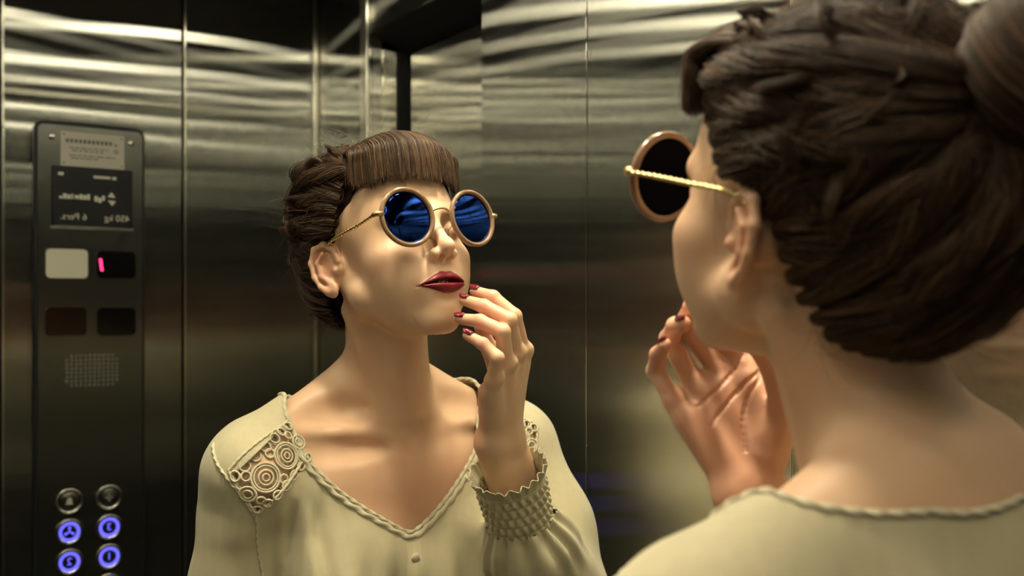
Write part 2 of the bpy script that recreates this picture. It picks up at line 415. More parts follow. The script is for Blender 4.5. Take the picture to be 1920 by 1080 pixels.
def surface(fn, ax, newton=2, st=4):
    """surface nets on a rectilinear grid; far nodes keep coarse values, vertices are pulled onto the exact surface"""
    def pad(a):
        e = (-(len(a)-1)) % st
        return np.concatenate([a, a[-1]+np.arange(1, e+1, dtype=f32)*(a[-1]-a[-2])]) if e else a
    X, Y, Z = [pad(a) for a in ax]
    n = (len(X), len(Y), len(Z))
    cx, cy, cz = X[::st], Y[::st], Z[::st]
    C = np.stack(np.meshgrid(cx, cy, cz, indexing='ij'), -1).reshape(-1, 3)
    D0 = chunked(fn, C).reshape(len(cx), len(cy), len(cz))
    cell = max(np.diff(cx).max(), np.diff(cy).max(), np.diff(cz).max())*1.05
    near = np.zeros(tuple(m-1 for m in D0.shape), bool)
    mn = np.full(near.shape, 9., f32); mxv = np.full(near.shape, -9., f32)
    for i in (0, 1):
        for j in (0, 1):
            for k in (0, 1):
                v = D0[i:i+near.shape[0], j:j+near.shape[1], k:k+near.shape[2]]
                mn = np.minimum(mn, v); mxv = np.maximum(mxv, v)
    near = (mn < cell) & (mxv > -cell)
    full = np.repeat(np.repeat(np.repeat(D0, st, 0), st, 1), st, 2)[:n[0], :n[1], :n[2]].copy()
    mask = np.zeros(n, bool)
    nb = np.repeat(np.repeat(np.repeat(near, st, 0), st, 1), st, 2)
    for i in (0, 1):
        for j in (0, 1):
            for k in (0, 1): mask[i:i+nb.shape[0], j:j+nb.shape[1], k:k+nb.shape[2]] |= nb
    I = np.argwhere(mask)
    full[mask] = chunked(fn, np.stack([X[I[:, 0]], Y[I[:, 1]], Z[I[:, 2]]], 1))
    ins = full < 0
    m = tuple(k-1 for k in n)
    cnt = np.zeros(m, np.int8)
    for i in (0, 1):
        for j in (0, 1):
            for k in (0, 1): cnt += ins[i:i+m[0], j:j+m[1], k:k+m[2]]
    act = (cnt > 0) & (cnt < 8)
    c = np.argwhere(act); N = len(c)
    idx = np.full(m, -1, np.int32); idx[act] = np.arange(N)
    acc = np.zeros((N, 3), f32); num = np.zeros(N, f32)
    cor = [(i, j, k) for i in (0, 1) for j in (0, 1) for k in (0, 1)]
    for a in cor:
        for ax_ in range(3):
            if a[ax_]: continue
            b = list(a); b[ax_] = 1
            ia = c+np.array(a); ib = c+np.array(b)
            da = full[ia[:, 0], ia[:, 1], ia[:, 2]]; db = full[ib[:, 0], ib[:, 1], ib[:, 2]]
            s = (da < 0) != (db < 0)
            t = np.where(s, da/np.where(da == db, 1, da-db), 0)[:, None]
            pa = np.stack([X[ia[:, 0]], Y[ia[:, 1]], Z[ia[:, 2]]], 1); pb = np.stack([X[ib[:, 0]], Y[ib[:, 1]], Z[ib[:, 2]]], 1)
            acc += np.where(s[:, None], pa+(pb-pa)*t, 0); num += s
    V = acc/num[:, None]
    Q = []
    for ax_ in range(3):
        o1, o2 = [(1, 2), (2, 0), (0, 1)][ax_]
        sl = [slice(None)]*3; sh = [slice(None)]*3; sl[ax_] = slice(0, n[ax_]-1); sh[ax_] = slice(1, n[ax_])
        e = ins[tuple(sl)] != ins[tuple(sh)]
        E_ = np.argwhere(e); ok = (E_[:, o1] > 0) & (E_[:, o2] > 0) & (E_[:, o1] < m[o1]) & (E_[:, o2] < m[o2]); E_ = E_[ok]
        def cell_(d1, d2):
            q = E_.copy(); q[:, o1] += d1; q[:, o2] += d2; return idx[q[:, 0], q[:, 1], q[:, 2]]
        quad = np.stack([cell_(-1, -1), cell_(0, -1), cell_(0, 0), cell_(-1, 0)], 1)
        flip = ~ins[E_[:, 0], E_[:, 1], E_[:, 2]]
        quad[flip] = quad[flip][:, ::-1]
        Q.append(quad)
    Q = np.concatenate(Q); Q = Q[(Q >= 0).all(1)]
    for _ in range(newton): V = project(fn, V, .9)
    return V, Q
def grad(fn, V, h=.0006):
    d0 = chunked(fn, V); G = np.empty_like(V)
    for k in range(3):
        e = np.zeros(3, f32); e[k] = h; G[:, k] = (chunked(fn, V+e)-d0)/h
    return d0, G
def project(fn, V, amt=1.):
    V = np.asarray(V, f32); d, G = grad(fn, V)
    g2 = (G*G).sum(1)+1e-3
    s = np.clip(d/g2, -.003, .003)*amt
    return V-G*s[:, None]
def clip_mesh(V, F, s, keep=None):
    """keep the part of a triangle/quad mesh where s > 0, cutting faces along s = 0; returns V, tris, indices of cut vertices, carried arrays"""
    if F.shape[1] == 4: F = np.concatenate([F[:, [0, 1, 2]], F[:, [0, 2, 3]]])
    pos = s > 0; c = pos[F].sum(1)
    out = [F[c == 3]]; newV = []; cache = {}; base = len(V)
    def cut(i, j):
        k = (min(i, j), max(i, j))
        if k not in cache:
            t = s[k[0]]/(s[k[0]]-s[k[1]]); newV.append(V[k[0]]+(V[k[1]]-V[k[0]])*t); cache[k] = base+len(newV)-1
        return cache[k]
    T = []
    for f in F[(c == 1) | (c == 2)]:
        f = list(map(int, f)); p = [bool(pos[i]) for i in f]
        while not (p[0] and (not p[2])) : f = f[1:]+f[:1]; p = p[1:]+p[:1]
        if p[1]:
            a = cut(f[1], f[2]); b = cut(f[0], f[2]); T += [(f[0], f[1], a), (f[0], a, b)]
        else:
            a = cut(f[0], f[1]); b = cut(f[0], f[2]); T.append((f[0], a, b))
    if T: out.append(np.array(T, np.int32))
    F2 = np.concatenate(out); V2 = np.concatenate([V, np.array(newV, f32).reshape(-1, 3)])
    used = np.unique(F2); mp = np.full(len(V2), -1, np.int32); mp[used] = np.arange(len(used))
    cutv = mp[np.arange(base, len(V2))]
    return V2[used], mp[F2], cutv[cutv >= 0]

# ------------------------------------------------------------------ head frame (x = her right, y = face forward, z = crown)
_ps, _pt, _rl = math.radians(5.6), math.radians(14), math.radians(2.4)
_r = np.array([math.sin(_ps), math.cos(_ps), 0]); _fh = np.array([-math.cos(_ps), math.sin(_ps), 0])
_f = _fh*math.cos(_pt)+np.array([0, 0, math.sin(_pt)]); _u = np.cross(_r, _f)
_r2 = _r*math.cos(_rl)+_u*math.sin(_rl); _u2 = np.cross(_r2, _f)
HR = np.stack([_r2, _f, _u2]).astype(f32)          # rows: local axes in world
HO = np.array([.3307, .5626, 1.4964], f32)
def HL(P): return (np.asarray(P, f32)-HO)@HR.T
def HW(p): return np.asarray(p, f32)@HR+HO
HM = Matrix(((*HR[:, 0].tolist(), HO[0]), (*HR[:, 1].tolist(), HO[1]), (*HR[:, 2].tolist(), HO[2]), (0, 0, 0, 1)))

LX_ = [0, .004, .0075, .015, .024, .030, .0335]
def lip_lines(ax):
    zu = np.interp(ax, LX_, [-.0378, -.0370, -.0368, -.0397, -.0448, -.0482, -.0503])
    zm = np.interp(ax, LX_, [-.0486, -.0484, -.0483, -.0487, -.0496, -.0501, -.0503])
    zl = np.interp(ax, LX_, [-.0618, -.0617, -.0612, -.0588, -.0548, -.0520, -.0503])
    return zu, zm, zl
def lips_mask(q, ax):
    """negative on the lips, in metres"""
    zu, zm, zl = lip_lines(ax)
    m = -np.minimum(zu-q[:, 2], q[:, 2]-zl)
    return np.where((q[:, 1] > .085) & (ax < .036), m, .05).astype(f32)
def lips_relief(q, ax):
    zu, zm, zl = lip_lines(ax); z = q[:, 2]
    tap = np.sqrt(np.clip(1-(ax/.036)**2, 0, 1))
    tu = np.clip((z-zm)/(zu-zm+1e-6), -.2, 1.25); tl = np.clip((zm-z)/(zm-zl+1e-6), -.2, 1.25)
    bu = np.clip(1-((tu-.42)/.72)**2, 0, 1)*.0056; bl = np.clip(1-((tl-.48)/.68)**2, 0, 1)*.0066
    b = np.maximum(bu, bl)*tap
    gap = .0019*np.clip(1-(ax/.021)**2, 0, 1)+.0003
    cut = np.clip(1-(np.abs(z-zm)-gap)/.0010, 0, 1)*(.0090*np.clip(1-(ax/.024)**2, 0, 1)**.5+.0035)*(ax < .034)
    return np.where((q[:, 1] > .085) & (ax < .040), b-cut, 0).astype(f32)
EAR = [(.010, .006), (.006, .022), (-.006, .0315), (-.020, .029), (-.0275, .014), (-.0255, -.004), (-.0185, -.018), (-.010, -.026)]
def ear_x(y): return .0735+np.clip((.010-y)/.04, 0, 1.2)*.0145
def head_sdf(q):
    ax = np.sqrt(q[:, 0]**2+1e-9); p = np.stack([ax, q[:, 1], q[:, 2]], 1)
    d = ell(p, (0, -.008, .058), (.0755, .100, .088))
    d = smin(d, ell(p, (0, .046, .052), (.062, .060, .062)), .03)
    d = smin(d, ell(p, (0, .050, -.008), (.0585, .054, .070)), .03)
    d = smin(d, ell(p, (0, .052, -.052), (.0445, .047, .045)), .03)
    d = smin(d, rc(p, (.054, .018, -.040), (.014, .082, -.085), .013, .014), .022)
    d = smin(d, sph(p, (0, .0885, -.0815), .0185), .016)
    d = smin(d, rc(p, (.050, -.004, -.016), (.044, .006, -.050), .018, .014), .02)
    d = smin(d, ell(p, (.044, .070, -.010), (.017, .022, .014), rotz(-.5)), .026)
    d = smin(d, ell(p, (.036, .070, -.036), (.020, .025, .026)), .026)
    d = smin(d, ell(p, (.024, .079, -.026), (.014, .014, .016)), .022)
    d = smin(d, rc(p, (.010, .1045, .037), (.046, .088, .037), .0065, .0055), .016)
    d = smax(d, -ell(p, (.032, .116, .020), (.019, .017, .013)), .014)
    d = smin(d, sph(p, (.0325, .0890, .0185), .0137), .004)
    d = smin(d, ell(p, (0, .092, -.046), (.030, .0230, .027)), .018)
    # nose
    d = smin(d, rc(p, (0, .1055, .030), (0, .1235, -.004), .0060, .0074), .011)
    d = smin(d, ell(p, (0, .1275, -.0105), (.0088, .0105, .0090)), .007)
    d = smin(d, ell(p, (.0108, .1165, -.0165), (.0064, .0095, .0072), rotz(-.25)), .006)
    d = smin(d, rc(p, (0, .112, -.0235), (0, .124, -.0185), .0040, .0045), .004)
    d = smax(d, -ell(p, (.0062, .1195, -.0235), (.0034, .0060, .0060), rotz(-.3)), .0025)
    # philtrum, mouth
    d = smax(d, -rc(p, (0, .1215, -.026), (0, .1245, -.036), .0030, .0035), .005)
    d = d-lips_relief(q, ax)
    d = smax(d, -ell(p, (0, .1150, -.0680), (.016, .0055, .0042)), .010)
    # ears
    m = (ax > .055) & (np.abs(q[:, 1]+.008) < .05) & (np.abs(q[:, 2]) < .06)
    if m.any():
        e = p[m]
        pts = [A(ear_x(y)+.0012, y, z) for y, z in EAR]
        h = chain(e, pts, [.0028, .0034, .0037, .0038, .0036, .0034, .0034, .0046], .003)
        pl = ell(e, (.0768, -.010, .0035), (.0042, .0185, .0275), rotz(.36))
        pl = smax(pl, -ell(e, (.0825, -.003, -.003), (.0068, .0080, .0120)), .003)
        an = chain(e, [A(.0835, -.006, .020), A(.0858, -.0165, .011), A(.0845, -.0150, -.006), A(.0800, -.006, -.016)], [.0028, .0033, .0032, .0028], .003)
        lb = ell(e, (.0775, -.0045, -.0255), (.0048, .0080, .0092))
        tg = sph(e, (.0745, .0065, -.004), .0052)
        ear = smin(smin(smin(smin(pl, h, .0035), an, .0035), lb, .007), tg, .005)
        ear = smin(ear, rc(e, (.062, -.004, .006), (.068, -.014, .000), .016, .014), .006)
        d[m] = smin(d[m], ear, .006)
    return d

NK0, NK1 = A(.346, .562, 1.452), A(.384, .590, 1.322)
SHL, SHR = A(.366, .400, 1.250), A(.362, .772, 1.256)
ELR = A(.262, .788, 1.035)
WR0, WR1 = A(.190, .624, 1.288), A(.195, .653, 1.294)
WRC = (WR0+WR1)/2
def torso_sdf(P, g=0., arms=True):
    d = ell(P, (.395, .585, 1.12), (.100+g, .150+g, .26+g))
    d = smin(d, rc(P, (.384, .465, 1.222), (.375, .71, 1.226), .066+g, .064+g), .05)
    d = smin(d, rc(P, (.425, .50, 1.16), (.42, .67, 1.16), .062+g, .062+g), .05)
    d = smin(d, rc(P, (.398, .540, 1.343), (.372, .414, 1.276), .030+g, .033+g), .035)
    d = smin(d, rc(P, (.400, .632, 1.348), (.372, .752, 1.280), .030+g, .033+g), .035)
    d = smin(d, sph(P, SHL, .046+g), .03)
    d = smin(d, sph(P, SHR, .049+g), .03)
    d = smin(d, ell(P, (.315, .505, 1.115), (.055+g, .062+g, .066+g)), .05)
    d = smin(d, ell(P, (.305, .655, 1.118), (.055+g, .062+g, .066+g)), .05)
    return d
def skin_sdf(P):
    d = torso_sdf(P)
    # clavicles, hollow of the throat
    d = smin(d, chain(P, [A(.338, .572, 1.289), A(.340, .505, 1.297), A(.352, .440, 1.298)], [.0090, .0080, .0065], .01), .016)
    d = smin(d, chain(P, [A(.336, .616, 1.289), A(.335, .68, 1.298), A(.350, .740, 1.300)], [.0090, .0080, .0065], .01), .016)
    d = smax(d, -ell(P, (.318, .505, 1.277), (.012, .045, .010)), .016)
    d = smax(d, -sph(P, (.304, .594, 1.306), .018), .018)
    d = smax(d, -ell(P, (.340, .50, 1.325), (.018, .045, .014)), .022)
    d = smax(d, -ell(P, (.336, .685, 1.327), (.018, .045, .014)), .022)
    # neck with its two long muscles
    nk = rc(P, NK0, NK1, .0450, .0515)
    nk = smin(nk, rc(P, (.305, .570, 1.425), (.336, .590, 1.322), .022, .035), .03)
    nk = smin(nk, rc(P, HW(A(-.050, -.020, -.048)), (.336, .578, 1.298), .011, .0080), .016)
    nk = smin(nk, rc(P, HW(A(.050, -.020, -.048)), (.334, .608, 1.298), .011, .0080), .016)
    d = smin(d, nk, .03)
    # right upper arm (inside the sleeve)
    d = smin(d, rc(P, SHR, ELR, .046, .038), .03)
    d = smin(d, rc(P, SHL+A(.004, .004, 0), (.410, .386, .985), .043, .036), .03)
    m = sph(P, HW(A(0, .01, .03)), .17) < 0
    if m.any():
        h = head_sdf(HL(P[m])); d[m] = smin(d[m], h, .016)
    d = smax(d, .97-P[:, 2], .01)
    return d
FING = {
 'pinky': ([A(.1445, .5985, 1.366), A(.1265, .5925, 1.3925), A(.1405, .5830, 1.4075), A(.1590, .5745, 1.4165)], [.0086, .0076, .0068, .0056]),
 'ring': ([A(.148, .6185, 1.382), A(.1325, .6035, 1.4205), A(.1560, .5890, 1.4320), A(.1785, .5770, 1.4345)], [.0096, .0085, .0077, .0062]),
 'middle': ([A(.159, .6385, 1.393), A(.1385, .6160, 1.4335), A(.1655, .6000, 1.4485), A(.1920, .5910, 1.4555)], [.0100, .0088, .0080, .0064]),
 'index': ([A(.171, .6560, 1.395), A(.1520, .6320, 1.4375), A(.1740, .6175, 1.4590), A(.1975, .6080, 1.4660)], [.0098, .0086, .0078, .0062]),
}
THUMB = ([A(.204, .652, 1.325), A(.217, .655, 1.363), A(.217, .641, 1.398), A(.209, .623, 1.423)], [.0165, .0118, .0100, .0075])
def hand_sdf(P):
    d = None
    mc = {'pinky': WR0+A(0, .002, .004), 'ring': WR0+A(0, .012, .006), 'middle': WR1-A(0, .008, -.004), 'index': WR1}
    for k, (pts, rad) in FING.items():
        e = rc(P, mc[k], pts[0], .0135, rad[0]+.0012); d = e if d is None else smin(d, e, .012)
    d = smin(d, rc(P, (.190, .628, 1.305), (.160, .603, 1.352), .0145, .0120), .010)
    d = smin(d, rc(P, (.183, .640, 1.315), (.163, .626, 1.375), .0130, .0110), .012)
    d = smin(d, chain(P, THUMB[0][:2], THUMB[1][:2], .006), .014)
    d = smin(d, rc(P, (.206, .655, 1.345), (.180, .653, 1.383), .0110, .0100), .014)
    fl = chain(P, THUMB[0][1:], THUMB[1][1:], .004)
    d = smin(d, fl, .006)
    wr = smin(rc(P, WR0, WR0+(ELR-WRC)*.45, .0175, .024), rc(P, WR1, WR1+(ELR-WRC)*.45, .0175, .024), .02)
    d = smin(d, wr, .016)
    for k, (pts, rad) in FING.items():
        d = smin(d, chain(P, pts, rad, .0035), .0042 if k in ('pinky', 'index') else .0035)
    # knuckles
    for k, (pts, rad) in FING.items():
        d = smin(d, sph(P, pts[0]+A(-.006, .003, .004), rad[0]*.72), .008)
    for c in CREASE: d = smax(d, -chain(P, c, [.0016]*len(c), .001), .0018)
    return d
CREASE = []
_v1 = FING['index'][0][0]-FING['pinky'][0][0]; _v2 = FING['middle'][0][0]-WRC; PN = np.cross(_v1, _v2); PN /= np.linalg.norm(PN)
if PN[0] < 0: PN = -PN

# ------------------------------------------------------------------ materials of the figure
def skin_mat():
    m = mat('skin', (.62, .40, .26), .42); N, L, b = nodes(m)
    b.inputs['Subsurface Weight'].default_value = .18; b.inputs['Subsurface Radius'].default_value = (1, .35, .18); b.inputs['Subsurface Scale'].default_value = .006
    b.inputs['Specular IOR Level'].default_value = .4
    tc = N.new('ShaderNodeTexCoord')
    n1 = N.new('ShaderNodeTexNoise'); n1.inputs['Scale'].default_value = 38; n1.inputs['Detail'].default_value = 4; L.new(tc.outputs['Object'], n1.inputs['Vector'])
    mx = N.new('ShaderNodeMix'); mx.data_type = 'RGBA'; L.new(n1.outputs['Fac'], mx.inputs['Factor'])
    mx.inputs[6].default_value = (.64, .40, .25, 1); mx.inputs[7].default_value = (.70, .47, .31, 1)
    def attr(nm):
        a = N.new('ShaderNodeAttribute'); a.attribute_name = nm; return a.outputs['Fac']
    def ramp(src, lo, hi):
        r = N.new('ShaderNodeMapRange'); r.inputs[1].default_value = lo; r.inputs[2].default_value = hi; L.new(src, r.inputs[0]); return r.outputs[0]
    bl = N.new('ShaderNodeMix'); bl.data_type = 'RGBA'; L.new(ramp(attr('blush'), 0, 1), bl.inputs['Factor'])
    L.new(mx.outputs[2], bl.inputs[6]); bl.inputs[7].default_value = (.62, .27, .18, 1)
    lp = N.new('ShaderNodeMix'); lp.data_type = 'RGBA'; lf = ramp(attr('lips'), .0003, -.0003); L.new(lf, lp.inputs['Factor'])
    L.new(bl.outputs[2], lp.inputs[6]); lp.inputs[7].default_value = (.17, .008, .018, 1)
    L.new(lp.outputs[2], b.inputs['Base Color'])
    rr = N.new('ShaderNodeMapRange'); rr.inputs[3].default_value = .44; rr.inputs[4].default_value = .34; L.new(lf, rr.inputs[0]); L.new(rr.outputs[0], b.inputs['Roughness'])
    n2 = N.new('ShaderNodeTexNoise'); n2.inputs['Scale'].default_value = 900; n2.inputs['Detail'].default_value = 2; L.new(tc.outputs['Object'], n2.inputs['Vector'])
    bp = N.new('ShaderNodeBump'); bp.inputs['Strength'].default_value = .12; bp.inputs['Distance'].default_value = .0006
    L.new(n2.outputs['Fac'], bp.inputs['Height']); L.new(bp.outputs[0], b.inputs['Normal'])
    return m
M['skin'] = skin_mat()
def cloth_mat(name, col, alpha=1.):
    m = mat(name, col, .85); N, L, b = nodes(m)
    b.inputs['Sheen Weight'].default_value = .25; b.inputs['Sheen Roughness'].default_value = .5
    tc = N.new('ShaderNodeTexCoord'); mp = N.new('ShaderNodeMapping'); mp.inputs['Scale'].default_value = (1, 1, .12)
    L.new(tc.outputs['Object'], mp.inputs[0])
    n = N.new('ShaderNodeTexNoise'); n.inputs['Scale'].default_value = 700; n.inputs['Detail'].default_value = 3; L.new(mp.outputs[0], n.inputs['Vector'])
    n3 = N.new('ShaderNodeTexNoise'); n3.inputs['Scale'].default_value = 90; L.new(mp.outputs[0], n3.inputs['Vector'])
    ad = N.new('ShaderNodeMath'); ad.operation = 'ADD'; L.new(n.outputs['Fac'], ad.inputs[0]); L.new(n3.outputs['Fac'], ad.inputs[1])
    bp = N.new('ShaderNodeBump'); bp.inputs['Strength'].default_value = .35; bp.inputs['Distance'].default_value = .0012
    L.new(ad.outputs[0], bp.inputs['Height']); L.new(bp.outputs[0], b.inputs['Normal'])
    mx = N.new('ShaderNodeMix'); mx.data_type = 'RGBA'; L.new(n3.outputs['Fac'], mx.inputs['Factor'])
    mx.inputs[6].default_value = (*[c*.9 for c in col], 1); mx.inputs[7].default_value = (*[min(1, c*1.08) for c in col], 1)
    L.new(mx.outputs[2], b.inputs['Base Color'])
    b.inputs['Alpha'].default_value = alpha
    return m
M['blouse'] = cloth_mat('sheer_cotton', (.54, .48, .31), .93)
M['blouse_solid'] = cloth_mat('gathered_cotton', (.54, .48, .31))
M['lace'] = cloth_mat('crochet_cotton', (.58, .52, .36))
M['trouser'] = cloth_mat('dark_wool', (.03, .03, .035))
M['shoe'] = mat('black_leather', (.01, .01, .01), .35)
M['nail'] = mat('burgundy_nail_polish', (.16, .008, .02), .14, Coat_Weight=1.)
M['teeth'] = mat('teeth', (.62, .58, .48), .3)
M['eye'] = mat('eye_white', (.6, .57, .52), .2)
def hair_mat():
    m = mat('brown_hair', (.05, .025, .012), .5); N, L, b = nodes(m)
    h = N.new('ShaderNodeHairInfo'); cr = N.new('ShaderNodeValToRGB')
    cr.color_ramp.elements[0].color = (.017, .0095, .0052, 1); cr.color_ramp.elements[1].color = (.19, .100, .048, 1)
    e = cr.color_ramp.elements.new(.55); e.color = (.048, .026, .0135, 1)
    L.new(h.outputs['Random'], cr.inputs[0]); L.new(cr.outputs[0], b.inputs['Base Color'])
    b.inputs['Specular IOR Level'].default_value = .35
    return m
M['hair'] = hair_mat()
M['hair_base'] = mat('hair_underlayer', (.014, .007, .004), .9, 0, Specular_IOR_Level=.1)

# ------------------------------------------------------------------ body
import time as _t; _T0 = _t.time()
axb = (axis((.186, .46, .0018), (.46, .56, .003)), axis((.30, .47, .003), (.47, .665, .0018), (.665, .86, .003)), axis((.96, 1.16, .006), (1.16, 1.36, .0028), (1.36, 1.66, .0017)))
BV, BQ = surface(skin_sdf, axb, 1)
# relaxed left hand hanging by her side
LHO = A(.392, .390, .775)
def lhand_sdf(P):
    q = P-LHO
    d = smin(rc(q, (0, 0, .05), (-.002, 0, -.01), .026, .021), ell(q, (-.006, .004, -.060), (.038, .015, .046)), .02)
    for k, (x, l_) in enumerate(((-.032, .068), (-.012, .076), (.008, .070), (.026, .056))):
        d = smin(d, chain(q, [A(x, .004, -.095), A(x-.004, .010, -.095-l_*.55), A(x-.006, .022, -.095-l_)], [.0088, .0080, .0064], .003), .004)
    d = smin(d, chain(q, [A(-.034, .010, -.040), A(-.052, .022, -.072), A(-.050, .030, -.100)], [.014, .0105, .0082], .004), .01)
    return d
LV, LQ = surface(lhand_sdf, (axis((.32, .45, .003)), axis((.34, .45, .003)), axis((.56, .85, .003))), 1)
axh = (axis((.10, .25, .0012)), axis((.55, .75, .0012)), axis((1.14, 1.49, .0012)))
def hand_cut(P): return smax(hand_sdf(P), 1.175-P[:, 2], .004)
_cr = []
for a, b, c in (((.02, .80), (.45, .88), (.80, 1.02)), ((.10, .60), (.50, .74), (1.0, .84)), ((.52, .30), (.62, .58), (.98, .82))):
    k = catmull([WRC+_v1*(u_-.5)*.95+_v2*v_*1.0 for u_, v_ in (a, b, c)], 6)+PN*.014
    k = k.astype(f32)
    for _ in range(10): k = project(hand_sdf, k)
    _cr.append(list(k))
CREASE = _cr
HV, HQ = surface(hand_cut, axh)
nb = len(BV)
V = np.concatenate([BV, HV, LV]); Q = np.concatenate([BQ, HQ+nb, LQ+nb+len(HV)])
me = npmesh('person', V, Q)
ql = HL(BV); axl = np.abs(ql[:, 0])
li = np.concatenate([lips_mask(ql, axl), np.full(len(HV)+len(LV), .05, f32)]).astype(f32)
a_ = me.attributes.new('lips', 'FLOAT', 'POINT'); a_.data.foreach_set('value', li)
def bump_(p, c, r): return np.exp(-(((p-np.asarray(c, f32))/np.asarray(r, f32))**2).sum(1))
pa = np.stack([axl, ql[:, 1], ql[:, 2]], 1)
bl = .40*bump_(pa, (.046, .075, -.018), (.024, .03, .018)) + .60*bump_(pa, (.082, -.012, .0), (.012, .03, .04)) + .25*bump_(pa, (0, .135, -.012), (.012, .014, .012))
bl = bl + .35*bump_(BV, (.29, .59, 1.22), (.08, .10, .07))
tipsb = np.zeros(len(HV), f32)
for pts, _ in FING.values():
    for p in pts[1:]: tipsb += .28*bump_(HV, p, (.008,)*3)
_pm = np.clip(((HV-(WRC+_v2*.6))@PN)/.010, 0, 1)*(HV[:, 2] > 1.26); tipsb += (.55*_pm).astype(f32)
a_ = me.attributes.new('blush', 'FLOAT', 'POINT'); a_.data.foreach_set('value', np.clip(np.concatenate([bl, np.clip(tipsb, 0, .7), np.zeros(len(LV), f32)]), 0, 1).astype(f32))
person = link('person', me, M['skin'], None, True)
tag(person, 'person in a cream lace-trimmed blouse facing the mirror, fingertips raised to the lips', 'person')
print('BODY', len(V), _t.time()-_T0)
# nails
def nail(name, tip, prev, dors, L_=.0125, Wd=.0078, off=.0052, parent=person):
    t = np.array(tip, float)-np.array(prev, float); t /= np.linalg.norm(t)
    dn = np.array(dors, float); dn -= t*(dn@t); dn /= np.linalg.norm(dn); s = np.cross(t, dn)
    V = []; F = []; nu, nv = 9, 7
    for top in (1, 0):
        for i in range(nu):
            u = i/(nu-1)
            wl = Wd/2*(1 if u < .55 else math.sqrt(max(0, 1-((u-.55)/.45)**2))*.92+.08)*(.82+.18*min(1, u*4))
            for j in range(nv):
                x = -1+2*j/(nv-1)
                h = off + (.0012 if top else .0002) - .0022*x*x*(1-.3*u) - .0012*u*u
                p = np.array(tip)+t*(-L_*.52+L_*u*1.08)+s*x*wl+dn*h; V.append(p)
    n = nu*nv
    for i in range(nu-1):
        for j in range(nv-1):
            a = i*nv+j; F.append((a, a+1, a+nv+1, a+nv)); F.append((n+a, n+a+nv, n+a+nv+1, n+a+1))
    ring = [j for j in range(nv)]+[i*nv+nv-1 for i in range(1, nu)]+[(nu-1)*nv+j for j in range(nv-2, -1, -1)]+[i*nv for i in range(nu-2, 0, -1)]
    for k in range(len(ring)): F.append((ring[k], ring[(k+1) % len(ring)], n+ring[(k+1) % len(ring)], n+ring[k]))
    me = vf_mesh(name, V, F); bm = bmesh.new(); bm.from_mesh(me); bmesh.ops.recalc_face_normals(bm, faces=bm.faces); bm.to_mesh(me); bm.free()
    return link(name, me, M['nail'], parent, True)
for k, (pts, rad) in FING.items():
    nail('fingernail', pts[3], pts[2], A(-.62, -.25, .74), off=rad[3]+.0012, Wd=.0088 if k != 'pinky' else .0078)
nail('fingernail', THUMB[0][3], THUMB[0][2], A(-.5, .3, .5), off=.0088, Wd=.0095)
# teeth and eyes
bm = bmesh.new()
for k in range(-3, 4):
    r_ = bmesh.ops.create_cube(bm, size=1)
    for v in r_['verts']: v.co = Vector((k*.0056+v.co.x*.0053, .1075-abs(k)*.0013+v.co.y*.004, -.0462+v.co.z*.0062))
bmesh.ops.bevel(bm, geom=bm.edges[:], offset=.0012, segments=2, affect='EDGES')
bm.transform(HM); o = bm_obj('teeth', bm, M['teeth'], person, True); o['kind'] = 'stuff'
for sx in (-1, 1):
    bm = bmesh.new(); bmesh.ops.create_uvsphere(bm, u_segments=20, v_segments=12, radius=.0130)
    for v in bm.verts: v.co += Vector((sx*.0325, .0888, .0182))
    bm.transform(HM); bm_obj('eye', bm, M['eye'], person, True)
